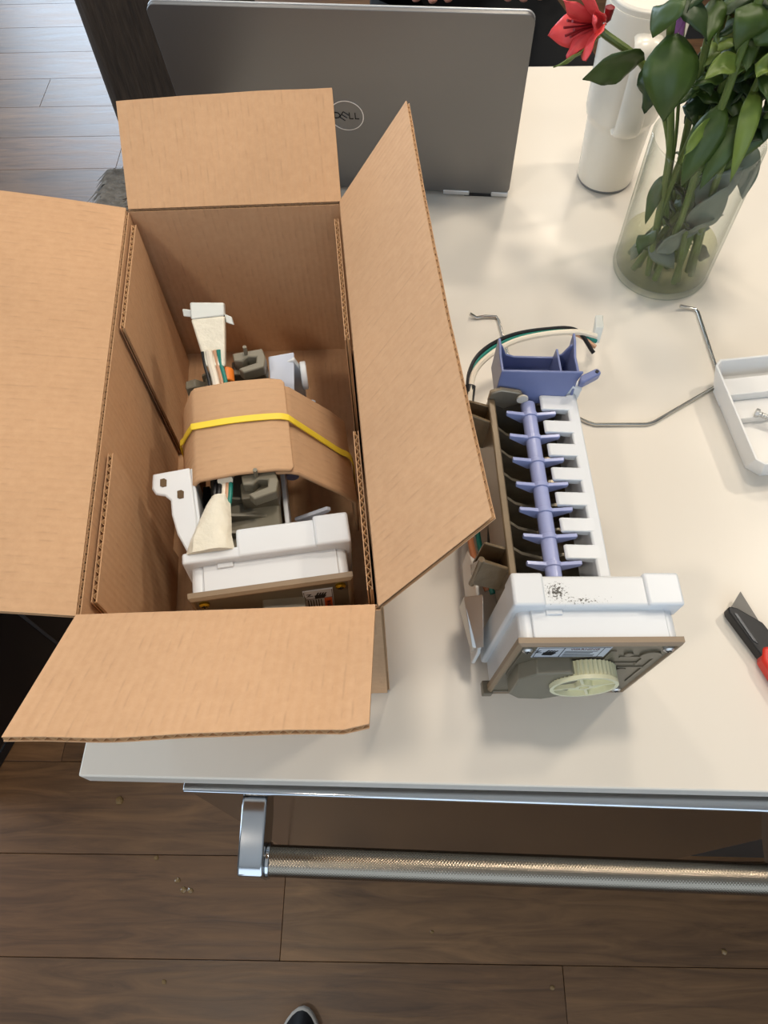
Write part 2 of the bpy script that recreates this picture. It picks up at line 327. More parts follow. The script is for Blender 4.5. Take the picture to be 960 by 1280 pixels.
# ================================================================== CARDBOARD BOX
def corr(name, P, parent, t=.0036, pitch=.0056, mat_='card', disp=None, nv=6, liner=.0006, tear=None):
    """corrugated sheet over the quad P = [p00,p10,p11,p01]; flutes run along v (p00 -> p01)."""
    p00, p10, p11, p01 = [V(p) for p in P]
    nrm = ((p10-p00).cross(p01-p00)).normalized()
    W_ = ((p10-p00).length+(p11-p01).length)/2; H_ = ((p01-p00).length+(p11-p10).length)/2
    def pos(u, v, off):
        q = (p00*(1-u)+p10*u)*(1-v)+(p01*(1-u)+p11*u)*v
        d = disp(u, v) if disp else 0
        return q+nrm*(off+d)
    mb = MB(); nu = max(8, int(W_/.006)); h = t/2
    te = (lambda u, v: v*(1-(tear(u) if tear else 0)))
    for sgn in (-1, 1):
        for lay in (0, 1):
            off = sgn*(h-lay*liner)
            mb.grid(lambda u, v: pos(u, te(u, v), off), nu, nv)
            n = (nu+1)*(nv+1)
            mb.uv[-n:] = [(a*W_, b*H_) for a, b in mb.uv[-n:]]
        n = (nu+1)*(nv+1); b1 = len(mb.v)-2*n; b0 = b1+n
        rim = [i for i in range(nu+1)]+[j*(nu+1)+nu for j in range(1, nv+1)]+[nv*(nu+1)+i for i in range(nu-1, -1, -1)]+[j*(nu+1) for j in range(nv-1, 0, -1)]
        mb.f += [(b1+rim[i], b1+rim[(i+1) % len(rim)], b0+rim[(i+1) % len(rim)], b0+rim[i]) for i in range(len(rim))]
    o = mb.build(name, mat_, parent, smooth=True, ang=50)
    fm = MB(); k = max(3, int(W_/pitch)); seg = 6
    fm.grid(lambda u, v: pos(u, .003+te(u, v)*.994, (h-liner)*math.sin(2*math.pi*u*k)), k*seg, 2)
    fm.build('flute', 'flute', o, smooth=True, solid=.0004)
    return o
ZR = ZT+.175
BL, BR, FL, FR = V((-.231, .495, ZR)), V((-.058, .503, ZR)), V((-.191, .148, ZR)), V((-.0165, .157, ZR))
dn = V((0, 0, -.174))
cx = thing('cardboard_box', 'open brown cardboard box with four flaps spread out on the counter', 'box', (-.124, .326, ZT))
ci = inv_of(cx)
L_ = lambda *ps: [ci @ V(p) for p in ps]
corr('side_panel', L_(BL+dn, BR+dn, BR, BL), cx)
corr('side_panel', L_(FL+dn, FR+dn, FR, FL), cx)
corr('side_panel', L_(FL+dn, BL+dn, BL, FL), cx)
corr('side_panel', L_(FR+dn, BR+dn, BR, FR), cx)
corr('bottom_panel', L_(FL+dn*.985, FR+dn*.985, BR+dn*.985, BL+dn*.985), cx)
def rough_edge(a, f): return lambda u: a*(.5+.5*noise.noise(V((u*f, a*900, 0))))
up = V((0, 0, .001))
# back flap, leaning back
corr('flap', L_(BL+V((.002, 0, 0))+up, BR+up, V((-.0653, .5735, 1.146)), V((-.2395, .5702, 1.139))), cx, disp=lambda u, v: .002*math.sin(3*u)*v, tear=rough_edge(.012, 4))
# right flap, raised
corr('flap', L_(BR+up, FR+up, V((.0435, .1845, 1.1535)), V((-.0049, .5400, 1.1555))), cx, disp=lambda u, v: .004*math.sin(math.pi*u)*v, tear=rough_edge(.01, 9))
# front flap, raised towards the viewer
corr('flap', L_(FL+up, FR+V((-.003, 0, 0))+up, V((-.0184, .0776, 1.1317)), V((-.1938, .0703, 1.1351))), cx, disp=lambda u, v: -.0045*max(0, (u-.93)/.07)*v+.0015*math.sin(6*u)*v, tear=rough_edge(.02, 5))
# left flap
corr('flap', L_(FL+up, BL+up, V((-.330, .4835, 1.1235)), V((-.277, .151, 1.098))), cx, disp=lambda u, v: .0008*math.sin(math.pi*v), tear=rough_edge(.02, 5))
# inner pads
def pad(label, A, B, t0, t1, side, top, group='cardboard pads lining the box'):
    p0 = A.lerp(B, t0); p1 = A.lerp(B, t1); d = (B-A).normalized(); nn = V((-d.y, d.x, 0))*side
    p0 = p0+nn*.0052; p1 = p1+nn*.0052
    zb = ZT+.0055
    r = thing('cardboard_pad', label, 'cardboard', ((p0.x+p1.x)/2, (p0.y+p1.y)/2, zb), group=group)
    i = inv_of(r)
    corr('sheet', [i @ V((p0.x, p0.y, zb)), i @ V((p1.x, p1.y, zb)), i @ V((p1.x, p1.y, top)), i @ V((p0.x, p0.y, top))], r)
    return r
pad('brown cardboard pad against the left box wall, beside the far wall', BL, FL, .035, .353, 1, ZR-.004)
pad('brown cardboard pad against the left box wall, beside the white bracket', BL, FL, .66, .965, 1, ZR-.008)
pad('brown cardboard pad against the right box wall, beside the far wall', BR, FR, .03, .40, -1, ZR-.006)
pad('brown cardboard pad against the right box wall, beside the white motor head', BR, FR, .622, .955, -1, ZR-.010)

# ================================================================== ICE MAKERS
def text_lines(mb, x0, x1, z0, n, dz, y):
    for i in range(n):
        e = x1-random.uniform(0, (x1-x0)*.25)
        mb.box((x0, y-.00012, z0-i*dz-.00035), (e, y, z0-i*dz+.00035))
def hand_icon(mb, cx_, cz, s, y):
    mb.prism([(cx_-.003*s, cz-.003*s), (cx_+.002*s, cz-.0035*s), (cx_+.0035*s, cz), (cx_+.0015*s, cz+.0015*s), (cx_-.003*s, cz+.001*s)], 'y', y-.00012, y)
    for i in range(4):
        x = cx_-.0025*s+i*.0014*s
        mb.prism([(x, cz+.0005*s), (x+.001*s, cz+.0005*s), (x+.0022*s, cz+.0042*s-.0003*i*s), (x+.0013*s, cz+.0044*s-.0003*i*s)], 'y', y-.00012, y)
    mb.prism([(cx_-.0075*s, cz+.0035*s), (cx_-.0045*s, cz+.0035*s), (cx_-.0062*s, cz+.001*s), (cx_-.0038*s, cz+.001*s), (cx_-.0038*s, cz+.0004*s), (cx_-.0075*s, cz+.0004*s), (cx_-.0056*s, cz+.0029*s), (cx_-.0075*s, cz+.0029*s)], 'y', y-.00012, y)
def screw(parent, u, w, m, r=.0036, y=-.0030):
    o = MB().tube([(u, y+.003, w), (u, y-.0002, w), (u, y-.0013, w)], [r, r, r*.65], 16).build('screw', m, parent)
    MB().box((u-r*.55, y-.0016, w-.0004), (u+r*.55, y-.0011, w+.0004)).box((u-.0004, y-.0016, w-r*.55), (u+.0004, y-.0011, w+r*.55)).build('slot', 'ink', o)
def gear(parent, u, w, r, y0, y1):
    mb = MB(); n = 44; vs = []
    def ring(rr, y, teeth=False): return [(u+(rr-(.0016 if (teeth and j % 2) else 0))*math.cos(math.pi*j/n), y, w+(rr-(.0016 if (teeth and j % 2) else 0))*math.sin(math.pi*j/n)) for j in range(2*n)]
    rings = [ring(.004, y0), ring(r, y0, True), ring(r, y1+.003, True), ring(r, y1+.0028), ring(r, y1), ring(r-.0025, y1), ring(r-.003, y1+.004), ring(.006, y1+.004), ring(.006, y1), ring(.0035, y1), ring(.0035, y1+.002), ring(.0004, y1+.002)]
    for q in rings: vs += q
    m = 2*n
    fs = [(i*m+j, i*m+(j+1) % m, (i+1)*m+(j+1) % m, (i+1)*m+j) for i in range(len(rings)-1) for j in range(m)]
    o = mb.add(vs, fs).build('gear_wheel', 'ivory', parent, ang=25)
    for a in range(4):
        t = math.pi*a/2+.4; c, s_ = math.cos(t), math.sin(t)
        q = [(u+c*k-s_*h, w+s_*k+c*h) for k, h in ((.0055, -.001), (r-.002, -.001), (r-.002, .001), (.0055, .001))]
        MB().prism(q, 'y', y1+.0005, y1+.0045).build('spoke', 'ivory', o)
def head(root, W, H, D1, D2, e, body_mat, rear_from=None):
    # stepped white motor housing
    hw = W/2
    h1 = MB().box((-hw+.0025, .001, .002), (hw-.0025, D1+.002, H-.0035)); h1.build('motor_housing', 'white_plastic', root, bevel=.002, seg=3)
    MB().box((-hw+.0105, .0005, H-.006), (hw-.0085, D1+.001, H-.0008)).build('housing_step', 'white_plastic', root, bevel=.0008)
    for s in (-1, 1):
        MB().tube([(s*(hw-.0075), .001, H-.0075), (s*(hw-.0075), D1+.002, H-.0075)], .0055, 20).build('corner_post', 'white_plastic', root)
    x0 = -hw-.002 if rear_from is None else rear_from
    fl = MB().box((x0, D1, 0.001), (hw+.002, D2, H+e-.002)).build('rear_flange', body_mat, root, bevel=.0022, seg=3)
    if rear_from is not None:
        MB().box((-hw-.002, D1, .001), (x0+.004, D1+.0085, H+e-.0025)).build('front_lip', 'white_plastic', root, bevel=.0018, seg=3)
    MB().box((hw-.022, D1-.0002, H-.012), (hw+.0022, D2+.0015, H+e)).build('corner_block', 'white_plastic', fl, bevel=.002, seg=3)
    if rear_from is None:
        MB().box((-hw-.0022, D1-.0002, H-.012), (-hw+.019, D2+.0015, H+e)).build('corner_block', 'white_plastic', fl, bevel=.002, seg=3)
    MB().box((-hw+.02, D1-.0035, H-.004), (-hw+.031, D1+.001, H+.0008)).build('latch_tab', 'white_plastic', root, bevel=.0006)
    # tan cover plate with raised rim and recessed darker face
    pl = MB()
    o_, i_, y0, y1, yr = .0, .0030, .0025, -.003, -.0014
    def rr(ins, y): return [(-hw+ins, y, ins), (hw-ins, y, ins), (hw-ins, y, H-ins), (-hw+ins, y, H-ins)]
    vs = rr(0, y0)+rr(0, y1+.0018)+rr(.0018, y1)+rr(i_, y1)+rr(i_+.001, yr)
    fs = [(i*4+j, i*4+(j+1) % 4, (i+1)*4+(j+1) % 4, (i+1)*4+j) for i in range(4) for j in range(4)]
    pl.add(vs, fs+[(3, 2, 1, 0)])
    cp = pl.build('cover_plate', 'tan', root, ang=20)
    MB().box((-hw+i_-.0005, yr-.0003, i_-.0005), (hw-i_+.0005, yr+.004, H-i_+.0005)).build('plate_face', 'taupe', cp)
    return cp, yr-.0003

# ---------- the old ice maker standing on the counter
W, H, D1, D2, e = .1079, .1143, .0211, .0425, .0081
im = thing('ice_maker', 'used ice maker with periwinkle ejector blades and gear wheel, lying open on the countertop', 'ice maker', (.1123, .1589, ZT+.0048), (.0039, .0898, .0556))
ii = inv_of(im)
cp, yf = head(im, W, H, D1, D2, e, 'dirty_white')
for u, w_ in ((-.0465, H-.0095), (.0465, H-.0095), (.0445, .0095)): screw(im, u, w_, 'silver', y=-.0030)
hb = MB().prism([(-.045, .036), (-.036, .024), (-.018, .021), (-.004, .030), (-.004, .074), (-.013, .086), (-.036, .084), (-.046, .072)], 'y', yf+.001, -.0125).build('gear_housing', 'taupe2', im, bevel=.001)
gear(im, .0010, .0635, .0232, -.0030, -.0160)
# molded relief of the plate
yq = yf-.0009
for (a, b, c, d) in ((.010, .082, .014, .100), (.020, .086, .034, .0885), (.036, .070, .038, .086), (.014, .074, .036, .0755), (.026, .064, .046, .066), (-.049, .05, -.048, .10), (.044, .03, .0455, .09), (-.05, .006, -.02, .0075)):
    MB().box((a, yq, b), (c, yf+.001, d)).build('relief_rib', 'taupe', im, bevel=.0003)
for u, w_, r in ((.0395, .092, .007), (.030, .060, .004), (.024, .094, .003)): MB().tube([(u, yf+.001, w_), (u, yq-.0006, w_)], r, 18).build('relief_boss', 'taupe', im, bevel=.0003)
lb = MB().box((-.0405, yf-.0006, .0885), (.0085, yf+.0005, .1085)).build('warning_label', 'paper', im)
pr_ = MB(); yl = yf-.0006
hand_icon(pr_, -.0305, .0975, 1.35, yl)
pr_.box((-.0225, yl-.00012, .0895), (-.0220, yl, .1075)).box((-.0395, yl-.00012, .0893), (-.0391, yl, .1077)).box((.0035, yl-.00012, .0895), (.0039, yl, .1075)).box((-.0395, yl-.00012, .1073), (.0075, yl, .1078)).box((-.0395, yl-.00012, .0891), (.0075, yl, .0896))
text_lines(pr_, -.0205, .0030, .1005, 5, .0023, yl)
pr_.build('print', 'ink', lb)
def text_mesh(name, txt, size, m, parent, mtx, ext=.0001):
    cu = bpy.data.curves.new(name, 'FONT'); cu.body = txt; cu.size = size; cu.extrude = ext; cu.align_x = 'CENTER'; cu.align_y = 'CENTER'
    to = bpy.data.objects.new(name+'_tmp', cu); COL.objects.link(to)
    dg = bpy.context.evaluated_depsgraph_get(); dg.update()
    me = bpy.data.meshes.new_from_object(to.evaluated_get(dg)); bpy.data.objects.remove(to)
    me.transform(mtx); me.materials.clear(); me.materials.append(M[m]); o = bpy.data.objects.new(name, me); COL.objects.link(o); o.parent = parent
    return o
text_mesh('header_text', 'WARNING', .0040, 'ink_red', lb, Matrix.Translation((-.0085, yl-.0001, .1045)) @ Matrix.Rotation(R(90), 4, 'X'))
# mould trough with cavity walls
V0, V1 = D2-.001, .2050
def arc(cx_, cz, r, a0, a1, n): return [(cx_+r*math.cos(R(a0+(a1-a0)*i/n)), cz+r*math.sin(R(a0+(a1-a0)*i/n))) for i in range(n+1)]
prof = [(-.049, .099)]+arc(-.018, .066, .031, 180, 360, 12)+[(.013, .092), (.011, .092)]+arc(-.018, .066, .027, 360, 180, 12)+[(-.046, .099)]
MB().prism(prof, 'y', V0, V1).build('ice_mould', 'mold', im, ang=50)
for i in range(8):
    v = .0480+i*.021+.0105-.0005
    if v < V1-.003: MB().prism([(-.0455, .09)]+arc(-.018, .066, .0275, 180, 360, 10)+[(.0095, .074), (-.003, .076), (-.018, .07), (-.034, .078)], 'y', v-.0012, v+.0012).build('cavity_wall', 'mold', im)
for v in (V0+.001, V1-.003): MB().prism([(-.047, .097)]+arc(-.018, .066, .030, 180, 360, 10)+[(.012, .09)], 'y', v, v+.003).build('end_wall', 'mold', im)
# heater fins and feet below
MB().prism([(-.040, 0.004), (.006, .0), (.006, .040), (-.040, .040)], 'y', .06, .19).build('mould_base', 'mold', im, bevel=.003)
# bronze side bar
MB().box((-.0525, D2, .060), (-.0470, .1985, .1055)).build('side_bar', 'bar', im, bevel=.001)
MB().prism([(-.052, .100), (-.052, .112), (-.044, .116), (-.028, .113), (-.0235, .106), (-.026, .099), (-.038, .092)], 'y', .1975, .2015).build('end_bracket', 'mold', im, bevel=.0012)
MB().tube([(-.0262, .197, .1075), (-.0262, .1955, .1075)], .0045, 18).build('end_bushing', 'wire_white', im)
# ejector rod and blades
HR = .1045; uc = -.0205
MB().tube([(uc, D2-.002, HR-.004), (uc, .196, HR-.004)], .0056, 24).build('ejector_rod', 'blue', im)
for i in range(7):
    v = .0584+i*.021
    hub = MB().tube([(uc, v-.0018, HR-.004), (uc, v+.0018, HR-.004)], .0066, 24)
    hub.prism([(uc-.0190, HR+.0022), (uc-.0190, HR-.0012), (uc-.006, HR-.010), (uc+.006, HR-.010), (uc+.0192, HR-.0012), (uc+.0192, HR+.0022), (uc+.005, HR+.0002), (uc-.005, HR+.0002)], 'y', v-.0014, v+.0014)
    hub.build('ejector_blade', 'blue', im, bevel=.0004)
# white stripper comb
MB().box((.0085, D2, .070), (.0175, .2030, .1065)).build('stripper_bar', 'white_plastic', im, bevel=.0015)
for i in range(8):
    v = .0584+i*.021+.0085
    if i == 7: v = .1985
    MB().prism([(.013, .1065), (.013, .099), (-.011, .1035), (-.0125, .1060), (-.011, .1075)], 'y', v-(.0058 if i < 7 else .002), v+(.0050 if i < 7 else .002)).build('stripper_finger', 'white_plastic', im, bevel=.0007)
MB().prism([(.006, .08), (.021, .08), (.021, .112), (.012, .116), (.006, .106)], 'y', .2030, .2110).build('stripper_end', 'white_plastic', im, bevel=.0015)
# blue fill cup
wt = .0018; zb_, zt_ = .100, .128
fcm = MB()
fcm.hexa([(-.0475, .1985, .099), (.0055, .1985, .099), (.0055, .2005, .099), (-.0475, .2005, .099)], [(-.0455, .206, zt_), (.0175, .206, zt_), (.0175, .208, zt_), (-.0455, .208, zt_)])
fc = fcm.build('fill_cup', 'blue_cup', im, bevel=.0006)
MB().box((-.0440, .200, .1000), (.0140, .232, .1018)).build('cup_floor', 'blue_cup', fc)
MB().prism([(.2000, .100), (.233, .100), (.236, .131), (.231, .131), (.222, .1275), (.2065, .128)], 'x', -.0455, -.0435).build('cup_side', 'blue_cup', fc, bevel=.0005)
MB().prism([(.2000, .100), (.233, .100), (.240, .134), (.233, .133), (.222, .1275), (.2065, .128)], 'x', .0125, .0145).build('cup_side', 'blue_cup', fc, bevel=.0005)
MB().prism([(-.0445, .100), (.0135, .100), (.0135, .130), (.011, .1285), (.007, .118), (.001, .1145), (-.030, .1145), (-.037, .117), (-.0415, .1265), (-.0445, .129)], 'y', .2315, .2335).build('cup_back', 'blue_cup', fc, bevel=.0005)
MB().box((.001, .205, .101), (.0025, .2325, .124)).build('cup_rib', 'blue_cup', fc)
ear = MB()
ear.prism([(.0155, .205), (.0290, .2125), (.0315, .2105), (.0320, .2075), (.0290, .2055), (.0175, .1985), (.0140, .1995)], 'z', .119, .1265).build('mounting_ear', 'blue_cup', fc, bevel=.0012)
MB().tube([(.0285, .2085, .1262), (.0285, .2085, .1272)], .0014, 12).build('ear_hole', 'ink', fc)
# bronze mounting clips on the left side
for v in (.062, .184):
    ck = MB()
    ck.hexa([(-.048, v-.010, .070), (-.048, v+.008, .070), (-.072, v+.010, .074), (-.072, v-.006, .074)], [(-.048, v-.0085, .1025), (-.048, v-.0065, .1025), (-.0715, v-.002, .110), (-.0715, v-.005, .110)])
    c1 = ck.build('mounting_clip', 'clip_wet', im, bevel=.0008)
    MB().hexa([(-.048, v+.006, .070), (-.048, v+.008, .070), (-.070, v+.012, .074), (-.070, v+.010, .074)], [(-.048, v+.0065, .1025), (-.048, v+.009, .1025), (-.067, v+.0135, .104), (-.067, v+.0115, .104)]).build('clip_web', 'clip_wet', c1, bevel=.0005)
    MB().box((-.0515, v-.008, .066), (-.0475, v+.012, .1015)).build('clip_back', 'clip_wet', c1, bevel=.0006)
    MB().tube([(-.0715, v-.0035, .070), (-.0715, v-.0035, .111)], .0022, 10).build('clip_post', 'clip_wet', c1)
# grey mount plate and bent silver bracket beside the head
MB().prism([(.020, .004), (.105, .004), (.105, .030), (.085, .046), (.030, .046), (.020, .03)], 'x', -.0640, -.0610).build('mount_plate', 'tray', im, bevel=.0008)
MB().hexa([(-.0665, .024, .030), (-.0610, .022, .042), (-.0610, .0205, .042), (-.0665, .0225, .030)], [(-.0745, .056, .052), (-.0630, .052, .066), (-.0630, .050, .066), (-.0745, .054, .052)]).build('silver_bracket', 'silver', im, bevel=.0005)
MB().hexa([(-.0665, .024, .020), (-.0655, .024, .020), (-.0655, .054, .026), (-.0745, .056, .030)], [(-.0680, .0235, .034), (-.0650, .0225, .034), (-.0640, .0535, .055), (-.0745, .0555, .053)]).build('bracket_flange', 'silver', im, bevel=.0004)
MB().box((-.0575, -.0045, .0), (-.0500, .006, .0075)).build('corner_foot', 'taupe', im, bevel=.0008)
# wire harness: over the fill cup to the connector, and down the left side into the head
def wire(name, pts, r, m, parent, inv, n=10): return MB().tube(bez([inv @ V(p) for p in pts], n), r, 8).build(name, m, parent)
def harness(dx, dy, dz, ends):
    return [(.0500+dx*.2, .400+dy*.3, .966+dz), (.0540+dx*.6, .4290+dy*.3, .971+dz), (.067+dx, .4468+dy*.8, .975+dz), (.0912+dx*.6, .4657+dy, .973+dz), (.1224, .4800+dy*.9, .967+dz), (.1538, .4880+dy*.4, .961+dz), ends]
for dx, dy, dz, m, en, r in ((.002, -.001, .003, 'wire_white', (.1740, .4895, .956), .0027), (-.0015, .0030, .0015, 'wire_green', (.1745, .4860, .953), .0020), (-.0040, .0065, .0022, 'wire_black', (.1715, .4745, .950), .0020), (-.0015, .0050, -.0022, 'wire_pink', (.1735, .4800, .952), .0020)):
    wire('wire', harness(dx, dy, dz, en), r, m, im, ii)
MB().tube([ii @ V(p) for p in ((.0500, .385, .963), (.0500, .402, .966), (.0520, .418, .970))], .0050, 14).build('heat_shrink', 'wire_black', im)
cn = MB().hexa([ii @ V(p) for p in ((.1700, .487, .950), (.1780, .487, .950), (.1800, .492, .944), (.1720, .492, .944))], [ii @ V(p) for p in ((.1735, .496, .962), (.1810, .496, .962), (.1850, .520, .953), (.1775, .520, .953))]).build('connector', 'clear_white', im, bevel=.0008)
wire('wire', [(.0495, .372, .964), (.0485, .34, .960), (.0478, .30, .962), (.0478, .268, .966), (.0520, .244, .967), (.0600, .225, .962)], .0026, 'wire_brown', im, ii)
wire('wire', [(.0515, .372, .966), (.0520, .33, .962), (.0530, .29, .962), (.0550, .262, .966), (.0590, .240, .966), (.0640, .222, .962)], .0022, 'wire_green', im, ii)
wire('wire', [(.0510, .375, .962), (.058, .350, .968), (.064, .325, .972), (.066, .300, .972), (.0640, .270, .965), (.064, .235, .955)], .0026, 'wire_black', im, ii)
MB().tube([ii @ V(p) for p in ((.060, .333, .970), (.0655, .306, .972))], .0085, 14).build('cable_sleeve', 'bar', im)

# ---------- the new ice maker inside the box (lying on its side)
W2, H2 = .1088, .1153
nm = thing('ice_maker', 'new white ice maker lying on its side inside the cardboard box', 'ice maker', (-.0959, .1897, ZT+.0092), (-.0053, .0397, .1828))
ni = inv_of(nm)
cp2, yf2 = head(nm, W2, H2, .0213, .0429, .0082, 'white_plastic', rear_from=-.020)
screw(nm, .0455, H2-.0100, 'gold')
screw(nm, -.0455, H2-.0100, 'gold')
MB().prism([(-.012, .062), (.018, .058), (.021, .094), (-.008, .098)], 'y', yf2+.001, -.014).build('gear_housing', 'taupe2', nm, bevel=.001)
gear(nm, -.0, .045, .022, -.0030, -.0155)
lb2 = MB().box((.0195, yf2-.0006, .055), (.0400, yf2+.0005, .1030)).build('warning_label', 'paper', nm)
p2 = MB(); y2 = yf2-.0006
hand_icon(p2, .0310, .0935, 1.25, y2)
p2.box((.0205, y2-.00012, .0890), (.039, y2, .0894)).box((.0200, y2-.00012, .056), (.0204, y2, .102)).box((.0391, y2-.00012, .056), (.0395, y2, .102))
for k in range(6): p2.box((.0220+k*.0018, y2-.00012, .057+random.uniform(0, .005)), (.0227+k*.0018, y2, .0878))
p2.build('print', 'ink', lb2)
MB().box((.0335, y2-.00012, .0570), (.0388, y2, .0885)).build('header_bar', 'ink_orange', lb2)
text_mesh('header_text', 'WARNING', .0046, 'ink', lb2, Matrix.Translation((.0361, y2-.0002, .0728)) @ Matrix.Rotation(R(90), 4, 'X') @ Matrix.Rotation(R(-90), 4, 'Z'))
# ribs of the body that show before and behind the sleeve
MB().box((-.040, .042, .004), (.010, .205, .094)).build('mould_body', 'taupe2', nm, bevel=.002)
for v in (.052, .066, .080, .19, .203): MB().prism([(-.042, .02), (-.042, .096), (-.03, .103), (-.012, .098), (.006, .092), (.006, .02)], 'y', v-.001, v+.001).build('body_rib', 'taupe2', nm)
MB().box((-.046, .046, .010), (-.041, .10, .090)).build('side_strip', 'ink', nm)
MB().tube([(.020, .125, .05), (.020, .165, .05)], .0055, 18).build('ejector_rod', 'blue', nm)
for v in (.0584, .0794, .1845): MB().prism([(.018, .060), (.024, .055), (.045, .066), (.047, .069), (.044, .071)], 'y', v-.0016, v+.0016).build('ejector_blade', 'pale_blue', nm, bevel=.0005)
MB().box((.012, .042, .060), (.0155, .21, .088)).build('stripper_bar', 'white_plastic', nm, bevel=.0008)
def clip(v, s=1):
    # hooked grey clip with a keyhole slot
    pts = [(-.014, v+.010), (.010, v+.012), (.012, v+.002), (.010, v-.007), (-.006, v-.011), (-.010, v-.006), (.004, v-.002), (.005, v+.004), (-.002, v+.005), (-.006, v+.001), (-.013, v+.002)]
    a = MB().prism(pts, 'z', .1080, .1180).build('mounting_clip', 'taupe2', nm, bevel=.001)
    MB().prism([(-.016, v-.004), (.010, v-.004), (.012, v+.010), (-.016, v+.010)], 'z', .0900, .1085).build('clip_foot', 'taupe', a, bevel=.001)
    MB().tube([(-.003, v+.008, .112), (-.003, v+.008, .126)], .0016, 10).build('clip_pin', 'taupe2', a)
clip(.0775); clip(.193)
MB().prism([(-.054, .045), (-.040, .045), (-.038, .098), (-.046, .104), (-.054, .102), (-.054, .09), (-.051, .088)], 'y', .186, .194).build('end_plate', 'taupe2', nm, bevel=.001)
MB().tube([(-.020, .178, .112), (-.020, .190, .114)], .006, 16).build('orange_cap', 'orange', nm, bevel=.001)
# pale fill cup end with round boss
MB().prism([(.014, .040), (.040, .040), (.040, .092), (.034, .110), (.014, .106)], 'y', .196, .2010).build('fill_cup', 'white_plastic', nm, bevel=.0012)
MB().hexa([(.012, .176, .095), (.030, .176, .093), (.034, .201, .100), (.014, .201, .100)], [(.012, .176, .0985), (.031, .176, .0965), (.0345, .203, .1120), (.0135, .203, .1100)]).build('cup_side', 'pale_blue', nm, bevel=.0008)
MB().tube([(.0375, .192, .095), (.0425, .192, .095)], .0115, 28).build('cup_boss', 'white_plastic', nm, bevel=.001)
# white mounting bracket with two slots, left of the head
outl = [(-.0765, .0990), (-.0500, .1010), (-.0465, .060), (-.0465, .0315), (-.0530, .0315), (-.0600, .048), (-.0635, .064), (-.0640, .0755), (-.0680, .0800), (-.0745, .0820), (-.0770, .0870)]
wb = MB().prism(outl, 'z', .1135, .1165).build('wall_bracket', 'white_plastic', nm, bevel=.0012)
MB().prism([(-.0500, .101), (-.0478, .101), (-.0445, .060), (-.0445, .0315), (-.0475, .0315), (-.0472, .060)], 'z', .055, .1150).build('bracket_flange', 'white_plastic', wb, bevel=.0008)
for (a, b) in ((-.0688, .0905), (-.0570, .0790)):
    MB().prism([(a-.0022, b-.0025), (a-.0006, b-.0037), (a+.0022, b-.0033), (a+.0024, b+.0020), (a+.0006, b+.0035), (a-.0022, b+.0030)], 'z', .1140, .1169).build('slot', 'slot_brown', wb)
# wires and tape bundle at the front, connector at the back
def lw(pts, r, m): MB().tube(bez(pts, 8), r, 8).build('wire', m, nm)
for du, m in ((-.0065, 'wire_black'), (-.0035, 'wire_black'), (0, 'wire_white'), (.0022, 'wire_pink'), (.0045, 'wire_green')):
    lw([(-.026+du, .100, .104), (-.0265+du, .085, .1135), (-.0275+du, .072, .1155), (-.030+du, .060, .114)], .0017, m)
MB().tube([(-.0255, .098, .108), (-.0255, .086, .1165)], [.0062, .0055], 14).build('wire_wrap', 'tape', nm)
tb = MB()
secs = [((-.0300, .074, .1155), .0055, .0035), ((-.0320, .066, .1165), .0085, .0048), ((-.0345, .052, .1170), .0115, .0060), ((-.0370, .040, .1185), .0140, .0062), ((-.0375, .028, .1200), .0150, .0055)]
vs = []
for (c, a, b) in secs:
    for j in range(16):
        t = 2*math.pi*j/16; k = 1+.22*noise.noise(V((c[1]*190, j*1.3, 3))); vs.append((c[0]+a*math.cos(t)*k, c[1], c[2]+b*math.sin(t)*k))
n_ = 16; fs = [(i*n_+j, i*n_+(j+1) % n_, (i+1)*n_+(j+1) % n_, (i+1)*n_+j) for i in range(len(secs)-1) for j in range(n_)]+[tuple(range(n_)), tuple(range(4*n_, 5*n_))]
tb.add(vs, fs).build('tape_bundle', 'tape', nm)
for du, m, rr_ in ((-.006, 'wire_black', .0012), (-.0010, 'wire_white', .0030), (.0035, 'wire_pink', .0015), (.0062, 'wire_green', .0017)):
    MB().tube(bez([(-.026+du, .160, .1165), (-.0265+du, .175, .1205), (-.0285+du, .188, .1250), (-.0290+du, .197, .1300)], 8), rr_, 8).build('wire', m, nm)
c0 = [(-.0340, .186, .1250), (-.0190, .184, .1250), (-.0190, .190, .1180), (-.0340, .192, .1180)]
c1_ = [(-.0410, .222, .1400), (-.0150, .222, .1400), (-.0150, .230, .1310), (-.0410, .230, .1310)]
cb = MB().hexa(c0, c1_).build('connector', 'tape', nm, bevel=.0015)
MB().hexa(c1_, [(-.0405, .236, .1440), (-.0145, .232, .1440), (-.0145, .240, .1360), (-.0405, .244, .1360)]).build('connector_shell', 'clear_white', nm, bevel=.0012)
MB().hexa([(-.047, .229, .137), (-.040, .227, .137), (-.040, .231, .133), (-.047, .233, .133)], [(-.047, .233, .141), (-.040, .231, .141), (-.040, .235, .137), (-.047, .237, .137)]).build('connector_tab', 'clear_white', cb, bevel=.0006)
MB().hexa([(-.015, .220, .135), (-.009, .217, .134), (-.009, .221, .130), (-.015, .224, .131)], [(-.015, .225, .139), (-.010, .222, .138), (-.010, .226, .134), (-.015, .229, .135)]).build('connector_tab', 'clear_white', cb, bevel=.0006)

